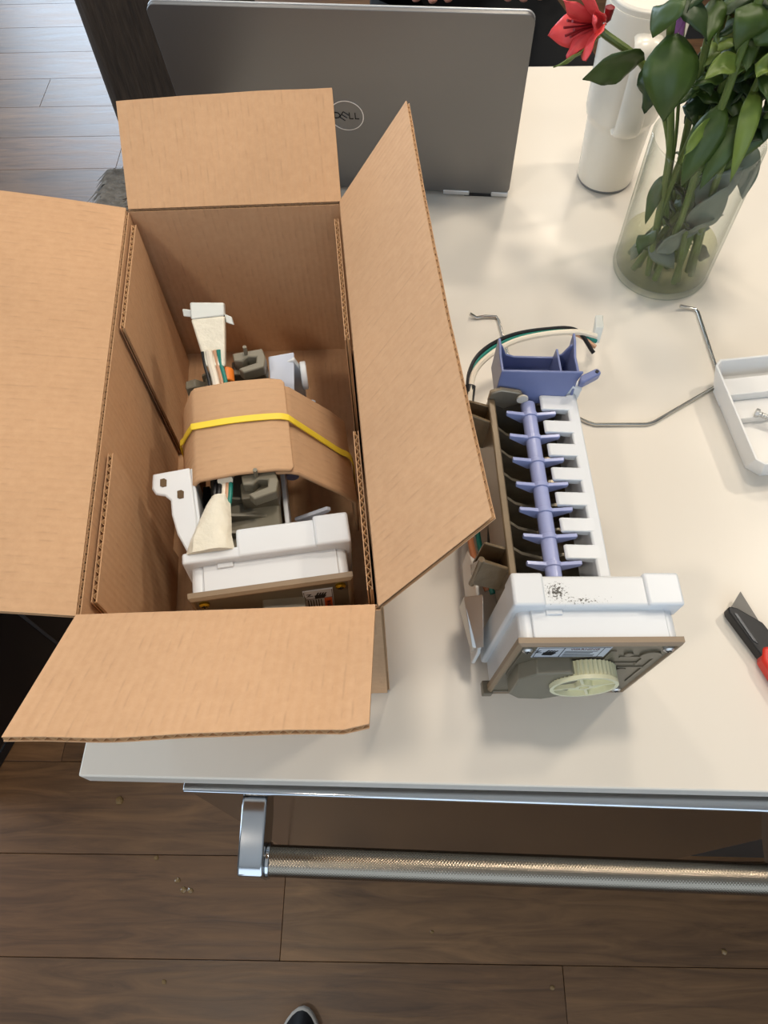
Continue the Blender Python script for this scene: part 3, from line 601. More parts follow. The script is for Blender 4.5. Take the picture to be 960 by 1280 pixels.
# ---------- cardboard sleeve and yellow band around it
sl = thing('cardboard_sleeve', 'folded brown cardboard sleeve wrapped around the boxed ice maker', 'cardboard', nm.location, nm.rotation_euler)
A0, A1 = .0855, .1700
def strip(name, path, v0, v1, t, parent, m='card2', cut=0.0):
    """folded sheet: polyline path in (u,w), extruded along v with thickness t."""
    pts = [V((p[0], 0, p[1])) for p in path]; n = len(pts); outs = []; ins = []
    for i, p in enumerate(pts):
        a = (pts[i]-pts[i-1]).normalized() if i else (pts[1]-pts[0]).normalized()
        b = (pts[i+1]-pts[i]).normalized() if i < n-1 else a
        na = V((-a.z, 0, a.x)); nb = V((-b.z, 0, b.x)); m_ = (na+nb).normalized(); k = t/2/max(.5, m_.dot(na))
        outs.append(p+m_*k); ins.append(p-m_*k)
    mb = MB(); vs = []; uvs = []; L = 0
    for i in range(n):
        if i: L += (pts[i]-pts[i-1]).length
        c = cut if i == n-1 else 0
        for q, v in ((outs[i], v0+c), (outs[i], v1-c), (ins[i], v1-c), (ins[i], v0+c)):
            vs.append((q.x, v, q.z)); uvs.append((v, L))
    fs = [(i*4+j, i*4+(j+1) % 4, (i+1)*4+(j+1) % 4, (i+1)*4+j) for i in range(n-1) for j in range(4)]+[(0, 1, 2, 3), tuple((n-1)*4+j for j in (3, 2, 1, 0))]
    return mb.add(vs, fs, uvs).build(name, m, parent, bevel=.0012, seg=2, ang=40)
strip('top_panel', [(-.0585, .012), (-.0590, .085), (-.0550, .098), (-.0460, .1165), (-.043, .1195), (-.015, .1225), (.012, .1215), (.0215, .1185), (.0240, .1175)], A0, A1, .0034, sl, cut=.003)
strip('side_panel', [(.002, .1165), (.020, .1145), (.0265, .1110), (.0560, .0760), (.0670, .0600), (.0680, .012)], A0+.001, A1-.002, .0032, sl)
yb = MB()
path = [(-.0605, .1395, .010), (-.0612, .1395, .085), (-.0570, .1370, .1000), (-.0472, .1335, .1190), (-.0435, .1325, .1218), (-.015, .1318, .1248), (.012, .1318, .1238), (.0225, .1320, .1208), (.0285, .1310, .1145), (.0575, .1275, .0780), (.0695, .1270, .0605), (.0705, .1270, .010)]
pp = bez(path, 4); vs = []; fs = []
for i, p in enumerate(pp):
    t = (pp[min(i+1, len(pp)-1)]-pp[max(i-1, 0)]).normalized(); nn = V((-t.z, 0, t.x)).normalized()
    for dv, dn_ in ((-.0027, 0), (.0027, 0), (.0027, .0009), (-.0027, .0009)): vs.append(p+V((0, dv, 0))+nn*dn_)
k = len(pp)
fs = [(i*4+j, i*4+(j+1) % 4, (i+1)*4+(j+1) % 4, (i+1)*4+j) for i in range(k-1) for j in range(4)]+[(0, 1, 2, 3), tuple((k-1)*4+j for j in range(4))]
band = yb.add(vs, fs).build('elastic_band', 'yellow'); band.location = nm.location; band.rotation_euler = nm.rotation_euler
tag(band, 'yellow flat band stretched around the cardboard sleeve', 'band')

# ================================================================== WIRE ARM, TRAY, SCREW, KNIFE
zr = ZT+.0018
arm = [(.0590, .5480, zr+.004), (.0660, .5460, zr), (.0750, .5480, zr), (.0862, .5470, zr), (.0885, .5420, zr), (.0925, .5150, zr), (.1000, .4700, zr), (.1090, .4480, zr), (.1655, .4145, zr), (.1720, .4120, zr), (.2200, .4125, zr), (.2270, .4150, zr), (.2900, .4560, zr), (.2975, .4640, zr), (.2965, .4870, zr), (.2925, .5540, zr), (.2900, .5580, zr), (.2742, .5595, zr+.003)]
tag(MB().tube([p for p in arm], .0017, 10).build('wire_arm', 'wire_metal'), 'bent metal wire arm lying on the counter behind the ice makers', 'wire')

tr = thing('plastic_tray', 'shallow white plastic tray with inner ribs on the counter', 'tray', (.2972, .3495, ZT), (0, 0, R(7.6)))
TW, TD, TH = .125, .118, .030
def oct_(x0, y0, x1, y1, c): return [(x0+c, y0), (x1-c, y0), (x1, y0+c), (x1, y1-c), (x1-c, y1), (x0+c, y1), (x0, y1-c), (x0, y0+c)]
lv = [(oct_(.006, .006, TW-.006, TD-.014, .010), 0.0), (oct_(.0025, .0025, TW-.003, TD-.004, .010), .010), (oct_(0, 0, TW, TD, .006), TH), (oct_(.0022, .0022, TW-.0022, TD-.0022, .005), TH), (oct_(.0045, .0045, TW-.005, TD-.006, .008), .010), (oct_(.008, .008, TW-.008, TD-.016, .009), .0025)]
vs = [(x, y, z) for pl_, z in lv for x, y in pl_]
fs = [(i*8+j, i*8+(j+1) % 8, (i+1)*8+(j+1) % 8, (i+1)*8+j) for i in range(5) for j in range(8)]+[tuple(range(7, -1, -1)), tuple(range(40, 48))]
MB().add(vs, fs).build('tray_body', 'tray', tr, bevel=.0006, ang=25)
MB().prism([(.083, .0025), (.083, .0200), (.085, .0200), (.102, .0200), (.102, .0025)], 'x', .004, TW-.004).build('tray_step', 'tray', tr, bevel=.0006)
MB().prism([(.062, .0025), (.062, .0105), (.083, .0105), (.083, .0025)], 'x', .006, TW-.006).build('tray_step', 'tray', tr, bevel=.0006)
sw = thing('screw', 'small zinc screw resting in the white plastic tray', 'screw', (.3235, .4150, ZT+.0106), (0, 0, R(-28)))
MB().tube([(-.008, 0, .0022), (-.0045, 0, .0022)], .0045, 6).build('hex_head', 'silver', sw, bevel=.0005)
MB().tube([(-.0045, 0, .0022), (.014, 0, .0022), (.017, 0, .0022)], [.0022, .0020, .0006], 12).build('shank', 'silver', sw)
for k in range(6): MB().lathe([(.0020, -.0004), (.0029, 0), (.0020, .0004)], 12).build('thread', 'silver', sw, xf=Matrix.Translation((-.002+k*.0024, 0, .0022)) @ Matrix.Rotation(R(90), 4, 'Y'))

kn = thing('utility_knife', 'black and red utility knife with an exposed steel blade on the counter', 'knife', (.2560, .2265, ZT), (0, 0, R(-66)))
# local x runs from the nose along the handle, y to the left of it
MB().prism([(-.0005, .000), (.003, .0045), (.021, .0155), (.040, .0170), (.055, .0165), (.055, -.001), (.0035, -.0035), (0, -.002)], 'z', .002, .0125).build('nose_body', 'knife_black', kn, bevel=.0014, seg=3)
MB().prism([(-.0005, .003), (-.0085, .0172), (.0235, .0150), (.024, .006)], 'z', .0085, .0092).build('blade', 'blade', kn)
MB().prism([(.006, -.0008), (.030, -.0008), (.034, .0012), (.007, .0012)], 'z', .0120, .0132).build('side_rail', 'bin_edge', kn)
MB().prism([(.037, .003), (.046, -.004), (.150, -.009), (.160, .002), (.156, .017), (.056, .0195), (.043, .0150)], 'z', .0010, .0145).build('handle', 'knife_red', kn, bevel=.003, seg=3)
MB().prism([(.058, .003), (.075, .001), (.140, -.003), (.145, .010), (.075, .014)], 'z', .0140, .0160).build('grip', 'knife_black', kn, bevel=.001)

# ================================================================== LAPTOP
lp = thing('laptop', 'open grey laptop seen from behind, its lid facing the box', 'laptop', (.1087, .7315, ZT), (0, 0, R(-4.45)))
LW = .355
MB().box((-LW, .004, .004), (0, .240, .0150)).build('base', 'laptop_edge', lp, bevel=.003, seg=3)
for x in (-.035, -.300): MB().box((x-.016, .002, .0), (x+.016, .012, .0045)).build('rubber_foot', 'black_plastic', lp, bevel=.001)
MB().box((-LW+.03, .022, .0151), (-.03, .125, .0158)).build('keyboard', 'black_plastic', lp, bevel=.0003)
MB().box((-LW/2-.055, .140, .0151), (-LW/2+.055, .215, .0155)).build('touchpad', 'laptop', lp)
for a, b in ((-.020, -.001), (-.075, -.045), (-.350, -.300)): MB().box((a, -.0015, .0035), (b, .006, .0090)).build('hinge_cover', 'laptop_edge', lp, bevel=.001)
tl = math.atan2(.035, .217)
lm = Matrix.Translation((0, 0, .006)) @ Matrix.Rotation(tl, 4, 'X')
def rrect(x0, z0, x1, z1, r, n=5):
    out = []
    for cx_, cz, a in ((x1-r, z0+r, -90), (x1-r, z1-r, 0), (x0+r, z1-r, 90), (x0+r, z0+r, 180)): out += arc(cx_, cz, r, a, a+90, n)
    return out
lid = MB().prism(rrect(-LW, 0, 0, .2115, .009), 'y', 0, .0045).build('lid', 'laptop', lp, bevel=.0006, xf=lm)
MB().prism(rrect(-LW, 0, 0, .2121, .0092), 'y', .0044, .0062).build('lid_frame', 'laptop_edge', lid, bevel=.0004, xf=lm)
MB().prism(rrect(-LW+.004, .006, -.004, .2060, .006), 'y', .0061, .0066).build('screen', 'black_plastic', lid, xf=lm)
lx, lz, lr = -.1785, .0990, .0182
ring = MB(); vs = []
for y, rr_ in ((.0, lr), (-.0005, lr), (-.0005, lr-.0011), (.0, lr-.0011)):
    vs += [(lx+rr_*math.cos(2*math.pi*j/64), y, lz+rr_*math.sin(2*math.pi*j/64)) for j in range(64)]
ring.add(vs, [(i*64+j, i*64+(j+1) % 64, ((i+1) % 4)*64+(j+1) % 64, ((i+1) % 4)*64+j) for i in range(4) for j in range(64)])
ring.build('logo_ring', 'logo', lid, xf=lm)
lg = MB()
def stroke(pts, wd=.0011):
    lg.tube([(lx+x, -.0001, lz+z) for x, z in pts], wd/2, 6)
h_ = .0036
stroke([(-.0125, -h_), (-.0125, h_)]); stroke([(-.0125, h_), (-.0085, h_*.8), (-.0068, 0), (-.0085, -h_*.8), (-.0125, -h_)])
for q in (-.0034, 0, .0034): stroke([(-.0052+q*.62, q*1.0+.0012), (.0002+q*.62, q*1.0-.0030)])
stroke([(-.0073, -.0022), (-.0031, .0046)])
stroke([(.0030, h_), (.0030, -h_), (.0070, -h_)]); stroke([(.0090, h_), (.0090, -h_), (.0130, -h_)])
lg.build('logo_letters', 'logo_dark', lid, xf=lm)

# ================================================================== TUMBLER
tu = thing('travel_tumbler', 'cream white stepped tumbler with a side handle standing behind the vase', 'tumbler', (.2227, .7683, ZT))
MB().lathe([(.0005, 0), (.0290, 0), (.0305, .0015), (.0310, .004)], 48).build('base_ring', 'cup_base', tu)
MB().lathe([(.0005, .003), (.0305, .003), (.0315, .006), (.0345, .072), (.0350, .0770), (.0375, .081), (.0388, .086), (.0400, .130), (.0408, .190), (.0402, .193), (.0385, .193), (.0375, .190), (.0005, .188)], 64).build('body', 'cup_white', tu, ang=50)
hp = bez([(-.004, -.037, .084), (-.005, -.0510, .088), (-.005, -.056, .098), (-.005, -.0565, .130), (-.005, -.056, .165), (-.005, -.050, .176), (-.004, -.038, .178)], 6)
vs = []
for i, p in enumerate(hp):
    t = (hp[min(i+1, len(hp)-1)]-hp[max(i-1, 0)]).normalized(); s_ = V((1, 0, 0)); nn = t.cross(s_).normalized()
    for j in range(12):
        a = 2*math.pi*j/12; vs.append(p+s_*math.cos(a)*.0135+nn*math.sin(a)*.0042)
k = len(hp)
MB().add(vs, [(i*12+j, i*12+(j+1) % 12, (i+1)*12+(j+1) % 12, (i+1)*12+j) for i in range(k-1) for j in range(12)]+[tuple(range(11, -1, -1)), tuple(range((k-1)*12, k*12))]).build('handle', 'cup_white', tu, ang=60)
MB().lathe([(.0005, .192), (.0395, .192), (.0395, .198), (.037, .200), (.0005, .200)], 48).build('lid', 'cup_white', tu, bevel=.0008)

# ================================================================== VASE AND FLOWERS
VX, VY = .2638, .6195
va = thing('glass_vase', 'clear glass cylinder vase holding the flowers', 'vase', (VX, VY, ZT))
MB().lathe([(.0002, 0), (.0460, 0), (.0490, .0015), (.0500, .0045), (.0500, .1490), (.0493, .1502), (.0484, .1502), (.0477, .1490), (.0475, .0090), (.0455, .0068), (.0002, .0062)], 72).build('glass_wall', 'glass', va, ang=60)
wa = MB().lathe([(.0002, .0068), (.0452, .0074), (.0470, .0096), (.0470, .0380), (.0002, .0380)], 64).build('water', 'water', ang=60)
wa.location = (VX, VY, ZT); tag(wa, 'shallow cloudy water at the bottom of the glass vase', 'water')
def leaf(name, parent, base, tip, width, side, bend=(0, 0, .01), m='leaf', fold=.25, twist=0.0, wav=.0, n=10, inv=None):
    b, t = V(base), V(tip); mid = (b+t)/2+V(bend); sd = V(side).normalized()
    def fn(u, v):
        p = b*(1-v)**2+mid*2*v*(1-v)+t*v*v
        tg = ((mid-b)*(1-v)+(t-mid)*v).normalized()
        s0 = (sd-tg*sd.dot(tg)).normalized(); s0 = Matrix.Rotation(twist*v, 3, tg) @ s0
        nn = s0.cross(tg)
        wv = width*.5*(math.sin(math.pi*min(1, v*.96+.04)**.8)**.85+.02*(1-v))
        x = (u-.5)*2
        return p+s0*x*wv+nn*(abs(x)*wv*fold+wav*math.sin(v*14+x*2)*abs(x))
    mb = MB().grid(fn, 6, n)
    if inv: mb.v = [tuple(inv @ V(p)) for p in mb.v]
    return mb.build(name, m, parent, ang=180, solid=.0007)
def bloom(parent, c, d, inv, s=1.0):
    """trumpet flower: six petals around direction d, stamens in the middle."""
    c, d = V(c), V(d).normalized(); a = d.orthogonal().normalized(); b = d.cross(a)
    ce = MB()
    for k in range(6):
        t = k*1.05; e_ = (a*math.cos(t)+b*math.sin(t))
        ce.tube([inv @ (c-d*.004*s), inv @ (c+d*.016*s+e_*.003*s), inv @ (c+d*.028*s+e_*.006*s)], [.0008*s, .0007*s, .0011*s], 6)
    ce.lathe([(.0005, 0), (.003*s, .003*s), (.004*s, .012*s), (.0005, .014*s)], 12, tuple(inv @ (c-d*.012*s)))
    fo = ce.build('flower', 'red_dark', parent)
    for k in range(6):
        t = k*math.pi/3+.3; e_ = a*math.cos(t)+b*math.sin(t); sd = d.cross(e_)
        outer = k % 2 == 0
        L = (.040 if outer else .034)*s
        leaf('petal', fo, c-d*.006*s+e_*.002*s, c+d*L*.62+e_*L*.72, (.026 if outer else .015)*s, sd, bend=tuple(d*.012*s-e_*.004*s), m='red' if outer else 'red', fold=.3, wav=.0012*s, inv=inv)
def plant(label, pts, leaves, name='cut_flower', r=.0032, group='cut flowers in the glass vase'):
    root = thing(name, label, 'flower', pts[0], group=group); inv = inv_of(root)
    MB().tube([inv @ p for p in bez(pts, 6)], r, 10).build('stem', 'stem', root)
    for (b, t, wd, sd, bd, m, *x) in leaves:
        leaf('leaf', root, b, t, wd, sd, bd, m, inv=inv, twist=(x[0] if x else 0), wav=(x[1] if len(x) > 1 else .0008), fold=(x[2] if len(x) > 2 else .25))
    return root, inv
zb0 = ZT+.010
# 1 red bloom that leans towards the laptop
r1, i1 = plant('stem with a red bloom and broad leaf hanging over the laptop side of the vase',
    [(.268, .610, zb0), (.246, .612, 1.00), (.228, .618, 1.07), (.195, .628, 1.125), (.150, .640, 1.152)],
    [((.186, .628, 1.132), (.1385, .612, 1.128), .036, (.25, -.3, .9), (0, -.004, .010), 'leaf', .2, .001, .15),
     ((.150, .634, 1.150), (.1135, .616, 1.136), .009, (0, -.6, .8), (0, 0, -.004), 'leaf2')])
bloom(r1, (.146, .640, 1.156), (-.75, -.45, .15), i1, 1.0)
# 2 purple bud
r2, i2 = plant('thin stem with a wilting purple bud',
    [(.255, .625, zb0), (.248, .628, 1.00), (.236, .628, 1.07), (.218, .630, 1.14), (.2095, .630, 1.182), (.2078, .627, 1.190), (.2068, .624, 1.186)], [], r=.0016)
for k in range(6):
    a = k*1.05; leaf('petal', r2, (.2068, .624, 1.186), (.2066+.006*math.cos(a), .621+.006*math.sin(a), 1.156), .009, (math.cos(a+1.57), math.sin(a+1.57), 0), (.002*math.cos(a), .002*math.sin(a), 0), 'purple', inv=i2, fold=.5)
# 3 big glossy drooping leaf
plant('stem with large glossy drooping leaves and a curled brown tipped leaf',
    [(.246, .600, zb0), (.236, .600, 1.00), (.226, .602, 1.07), (.208, .604, 1.13), (.196, .604, 1.170), (.194, .603, 1.20)],
    [((.1990, .596, 1.172), (.2010, .570, 1.118), .044, (1, .1, 0), (0, -.020, .012), 'leaf', 0, .0008, .45),
     ((.1940, .600, 1.148), (.1905, .588, 1.114), .020, (.9, .3, .2), (-.010, -.006, .004), 'leaf3', 1.4, .003, .7),
     ((.1950, .603, 1.195), (.1800, .590, 1.172), .030, (.6, -.6, .5), (-.008, -.004, .012), 'leaf'),
     ((.196, .606, 1.19), (.222, .592, 1.168), .024, (.4, .9, .3), (.006, 0, .012), 'leaf3')])
# 4 red bloom on the other side
r4, i4 = plant('stem with a red bloom leaning away from the laptop',
    [(.272, .622, zb0), (.284, .628, 1.00), (.290, .634, 1.07), (.290, .650, 1.12), (.285, .660, 1.152)],
    [((.287, .652, 1.128), (.262, .634, 1.130), .016, (.3, .6, .8), (0, 0, .01), 'leaf3')])
bloom(r4, (.283, .660, 1.154), (-.35, -.65, .45), i4, .95)
# 5.. leafy stems crowding the rim
plant('leafy stem with a yellow green folded leaf over the vase rim',
    [(.252, .592, zb0), (.256, .594, 1.00), (.250, .588, 1.07), (.252, .592, 1.13), (.254, .604, 1.20)],
    [((.250, .589, 1.105), (.2250, .563, 1.086), .012, (.3, .5, .8), (-.006, 0, .016), 'leaf2', .5),
     ((.252, .590, 1.118), (.2330, .566, 1.060), .026, (.95, -.1, .2), (-.004, -.012, .012), 'leaf', 0, .001, .3),
     ((.252, .595, 1.150), (.226, .580, 1.146), .017, (.2, .8, .5), (0, 0, .008), 'leaf2', .3),
     ((.254, .600, 1.175), (.280, .585, 1.166), .026, (.5, .7, .5), (0, 0, .012), 'leaf', .5),
     ((.254, .600, 1.190), (.243, .585, 1.165), .030, (1, .3, 0), (0, -.012, .010), 'leaf')])
plant('leafy stem with long leaves arching over the vase rim',
    [(.288, .604, zb0), (.280, .600, 1.00), (.272, .592, 1.07), (.275, .596, 1.13), (.282, .606, 1.19)],
    [((.273, .592, 1.110), (.2470, .560, 1.062), .024, (.9, -.3, .2), (0, -.006, .022), 'leaf'),
     ((.275, .594, 1.128), (.2685, .556, 1.072), .016, (1, 0, .1), (-.006, -.012, .030), 'leaf2', .4),
     ((.276, .597, 1.140), (.296, .570, 1.110), .022, (.7, .6, 0), (0, -.01, .02), 'leaf'),
     ((.278, .600, 1.155), (.263, .575, 1.150), .024, (.4, .7, .6), (0, -.006, .01), 'leaf2'),
     ((.281, .604, 1.180), (.302, .588, 1.165), .026, (.6, .7, .2), (0, 0, .012), 'leaf3')])
plant('dark leafy stem at the back of the vase',
    [(.262, .636, zb0), (.266, .640, 1.00), (.262, .645, 1.07), (.258, .652, 1.14), (.256, .660, 1.22)],
    [((.261, .646, 1.085), (.240, .628, 1.078), .020, (.4, .6, .7), (0, 0, .01), 'leaf3'),
     ((.259, .650, 1.120), (.236, .640, 1.118), .022, (.2, .6, .8), (0, 0, .01), 'leaf3'),
     ((.258, .652, 1.135), (.284, .640, 1.118), .024, (.3, .8, .5), (0, 0, .012), 'leaf3'),
     ((.257, .655, 1.165), (.238, .642, 1.150), .024, (.5, .5, .6), (0, 0, .012), 'leaf3'),
     ((.257, .657, 1.190), (.276, .648, 1.165), .026, (.5, .8, .2), (0, 0, .012), 'leaf')])
plant('leafy stem spreading beyond the right side of the vase rim',
    [(.282, .630, zb0), (.294, .628, 1.00), (.300, .622, 1.07), (.308, .624, 1.12), (.316, .632, 1.17)],
    [((.302, .622, 1.090), (.285, .590, 1.066), .024, (.9, .1, .4), (0, -.01, .02), 'leaf'),
     ((.304, .622, 1.100), (.296, .586, 1.088), .022, (.9, .2, .4), (0, -.01, .018), 'leaf3'),
     ((.307, .624, 1.115), (.283, .606, 1.112), .020, (.3, .7, .6), (0, 0, .012), 'leaf'),
     ((.310, .626, 1.135), (.290, .606, 1.128), .024, (.6, .6, .4), (0, -.006, .012), 'leaf'),
     ((.314, .630, 1.155), (.330, .606, 1.140), .026, (.8, .5, .2), (0, -.006, .014), 'leaf3'),
     ((.300, .622, 1.065), (.302, .588, 1.030), .022, (1, 0, .2), (0, -.008, .008), 'leaf_grey')])
plant('short stem with grey glass-tinted leaves inside the glass vase',
    [(.275, .590, zb0), (.268, .594, .97), (.262, .604, 1.03), (.258, .612, 1.09)],
    [((.268, .594, .985), (.292, .590, 1.012), .028, (.5, -.3, .8), (0, -.006, .006), 'leaf_grey'),
     ((.267, .596, .995), (.284, .588, 1.045), .026, (.8, -.2, -.4), (0, -.008, 0), 'leaf_grey'),
     ((.264, .600, 1.02), (.296, .600, 1.055), .026, (.6, -.4, -.6), (0, -.006, 0), 'leaf_grey'),
     ((.266, .598, .985), (.240, .584, .972), .026, (.5, .3, .8), (0, -.004, .006), 'leaf_grey'),
     ((.262, .604, 1.04), (.300, .612, 1.035), .022, (.3, -.5, .8), (0, 0, .01), 'leaf_grey')])
plant('bent stem with a hanging twisted leaf inside the glass vase',
    [(.238, .612, zb0), (.240, .606, .97), (.238, .604, 1.03), (.244, .606, 1.10)],
    [((.238, .604, 1.045), (.2230, .592, 1.000), .014, (.8, .3, .3), (-.012, -.004, .010), 'leaf', 1.2, .001, .6),
     ((.239, .605, .985), (.2250, .588, .966), .018, (.7, .3, .6), (-.006, -.004, .01), 'leaf'),
     ((.240, .606, .965), (.262, .580, .955), .022, (.6, .6, .5), (0, -.004, .008), 'leaf_grey')])

rs = random.Random(5)
for k in range(9):
    bx_, by_ = VX+(.034 if k % 3 else .016)*math.cos(k*.7), VY+(.034 if k % 3 else .016)*math.sin(k*.7); tx, ty = VX+(-.034, -.016, .002, .018, .036, .046, -.008, .026, .012)[k], VY+rs.uniform(-.035, .03)
    tz = rs.uniform(1.16, 1.21); rx, ry = VX+(tx-VX)*.62, VY+(ty-VY)*.62
    lv_ = []
    for q in range(7):
        h = rs.uniform(.10, 1.0); p = V((rx, ry, 1.075)).lerp(V((tx, ty, tz)), h); a = rs.uniform(-2.9, -.2); Ld = rs.uniform(.022, .040)
        lv_.append((tuple(p), (p.x+math.cos(a)*Ld, p.y+math.sin(a)*Ld, p.z+rs.uniform(-.018, .006)), rs.uniform(.012, .022), (-math.sin(a), math.cos(a), rs.uniform(-.2, .6)), (0, 0, rs.uniform(.004, .014)), rs.choice(('leaf', 'leaf', 'leaf3', 'leaf3', 'leaf2')), rs.uniform(-.8, .8), .0014, .35))
    for q in range(5):
        p = V((bx_, by_, zb0)).lerp(V((rx, ry, 1.07)), rs.uniform(.05, .8)); a = rs.uniform(0, 6.28); Ld = min(.024, .040-V((p.x-VX, p.y-VY)).length+.012)
        lv_.append((tuple(p), (p.x+math.cos(a)*Ld*.8, p.y+math.sin(a)*Ld*.8, p.z+rs.uniform(-.012, .02)), .018, (-math.sin(a), math.cos(a), .4), (0, 0, .006), rs.choice(('leaf_grey', 'leaf3', 'leaf2', 'leaf')), .4, .001, .3))
    plant('slender leafy green stem crowded in the glass vase', [(bx_, by_, zb0), ((bx_+rx)/2+rs.uniform(-.006, .006), (by_+ry)/2, 1.0), (rx, ry, 1.075), (tx, ty, tz)], lv_, r=.0032)

# ================================================================== FURNITURE AND FLOOR THINGS AROUND THE ISLAND
bn = thing('waste_bin', 'tall glossy black bin on the wood floor beside the island', 'bin', (-.925, .492, 0), (0, 0, R(-18)))
MB().box((-.20, -.27, .03), (.20, .33, .52)).build('bin_body', 'bin', bn, bevel=.018, seg=4)
MB().box((-.205, -.275, .52), (.205, .335, .565)).build('bin_lid', 'bin', bn, bevel=.012, seg=3)
MB().box((-.195, -.265, 0), (.195, .325, .032)).build('bin_base', 'black_plastic', bn, bevel=.004)
MB().box((.1995, .047, .034), (.2030, .053, .518)).build('edge_trim', 'bin_edge', bn, bevel=.001)
MB().box((-.06, -.31, .01), (.06, -.25, .025)).build('pedal', 'bin_edge', bn, bevel=.003)

ch = thing('upholstered_chair', 'dark brown woven chair with a grey shaggy seat behind the island', 'chair', (-.36, 1.08, 0))
MB().box((-.18, .165, .56), (.10, .235, 1.08)).build('backrest', 'chair', ch, bevel=.02, seg=3)
seat = MB().box((-.19, -.22, .545), (.10, .165, .60)).build('seat', 'chair', ch, bevel=.015, seg=3)
for x in (-.16, .075):
    for y in (-.19, .19): MB().prism([(x-.018, y-.018), (x+.018, y-.018), (x+.018, y+.018), (x-.018, y+.018)], 'z', 0, .56).build('leg', 'chair_wood', ch, bevel=.003)
fm = MB()
for k in range(2600):
    x = random.uniform(-.20, .085); y = random.uniform(-.21, .155)
    if random.random() < .45: x = random.uniform(-.195, -.165)
    d = V((random.uniform(-.5, .3)+(-.9 if x < -.13 else 0), random.uniform(-.8, .1), .35 if x > -.14 else -.1)).normalized(); Lh = random.uniform(.03, .062)
    b = V((x, y, .597)); sd = d.cross(V((0, 0, 1))).normalized()*random.uniform(.0012, .0034); dr_ = V((0, 0, -.012))
    p1 = b+d*Lh*.5+V((0, 0, .006)); p2_ = b+d*Lh+dr_
    fm.add([b-sd, b+sd, p1+sd*.8, p1-sd*.8, p2_, b+V((0, 0, .003)), p1+V((0, 0, .0025))], [(0, 5, 6, 3), (5, 1, 2, 6), (3, 6, 4), (6, 2, 4), (0, 3, 2, 1), (3, 4, 2)])
fo = fm.build('fur', 'fur', ch); fo['kind'] = 'stuff'

sh = thing('shoe', 'black shoe with a pale sole rim on the wood floor', 'shoe', (-.176, -.270, 0), (0, 0, R(-2)))
def shoe_out(ins, z, k=1.0):
    pts = []
    for j in range(36):
        a = 2*math.pi*j/36; y = math.cos(a); x = math.sin(a)
        wv = .047+.006*y-(.006 if y < -.2 else 0)
        pts.append(((x*(wv-ins))*(1 if y < .4 else 1-.10*(y-.4)), y*(.142-ins)*k, z))
    return pts
def loft(mb, rings, cap=True):
    n = len(rings[0]); vs = [p for r in rings for p in r]
    fs = [(i*n+j, i*n+(j+1) % n, (i+1)*n+(j+1) % n, (i+1)*n+j) for i in range(len(rings)-1) for j in range(n)]
    if cap: fs += [tuple(range(n-1, -1, -1)), tuple(range((len(rings)-1)*n, len(rings)*n))]
    return mb.add(vs, fs)
loft(MB(), [shoe_out(.002, 0), shoe_out(0, .004), shoe_out(0, .022), shoe_out(.003, .025)]).build('sole', 'sole', sh, ang=50)
rings = []
for z, ins in ((.024, .004), (.034, .0045), (.046, .009), (.058, .020), (.068, .030)):
    rings.append([(x, y if y < 0 else y-(z-.024)*.9*max(0, y/.14), z*(1.0 if y > -.02 else 1+(-.02-y)*3.2)) for x, y, _ in shoe_out(ins, z)])
loft(MB(), rings).build('upper', 'shoe', sh, ang=60)
for k in range(4): MB().tube([(-.018, .035-k*.020, .066+k*.004), (0, .037-k*.020, .071+k*.004), (.018, .035-k*.020, .066+k*.004)], .0028, 8).build('lace', 'black_plastic', sh)

for i, (x, y, s_) in enumerate(((-.552, .188, .010), (-.464, .091, .006), (-.418, .055, .006), (-.404, .040, .007), (-.392, .039, .006), (-.416, -.102, .005), (.045, -.015, .004), (.248, -.092, .005), (.547, -.031, .006))):
    m_ = MB(); q = [(s_*math.cos(a)*random.uniform(.7, 1.1), s_*math.sin(a)*random.uniform(.6, 1.0)) for a in [k*math.pi/4 for k in range(8)]]
    loft(m_, [[(a, b, 0) for a, b in q], [(a*.9, b*.9, s_*.35) for a, b in q], [(a*.4, b*.4, s_*.62) for a, b in q]])
    o = m_.build('crumb', 'crumb'); o.location = (x, y, 0); tag(o, 'shiny droplet on the wood floor beside the countertop corner' if i == 0 else 'tiny amber crumb lying on the brown wood floor', 'crumb', 'crumbs on the floor')

# ================================================================== PERSON SITTING BEHIND THE LAPTOP
st = thing('bar_stool', 'black bar stool under the seated person', 'stool', (.09, 1.52, 0))
MB().lathe([(.001, .600), (.17, .600), (.185, .615), (.185, .635), (.17, .650), (.001, .652)], 32).build('seat', 'black_plastic', st, ang=50)
for sx in (-1, 1):
    for sy in (-1, 1): MB().tube([(sx*.11, sy*.11, .60), (sx*.19, sy*.19, 0)], .012, 10).build('leg', 'black_plastic', st)
MB().tube([(.165*math.cos(a), .165*math.sin(a), .25) for a in [k*math.pi/12 for k in range(24)]]+[(.165, 0, .25)], .008, 8).build('foot_ring', 'black_plastic', st)
px, py = .09, 1.52
jt = {'pel': (px, py, .735, .135, .10), 'waist': (px, py-.01, .90, .13, .095), 'chest': (px, py-.03, 1.08, .155, .105), 'neckb': (px, py-.03, 1.235, .062, .06), 'neck': (px, py-.045, 1.29, .052, .055)}
edges = [('pel', 'waist'), ('waist', 'chest'), ('chest', 'neckb'), ('neckb', 'neck')]
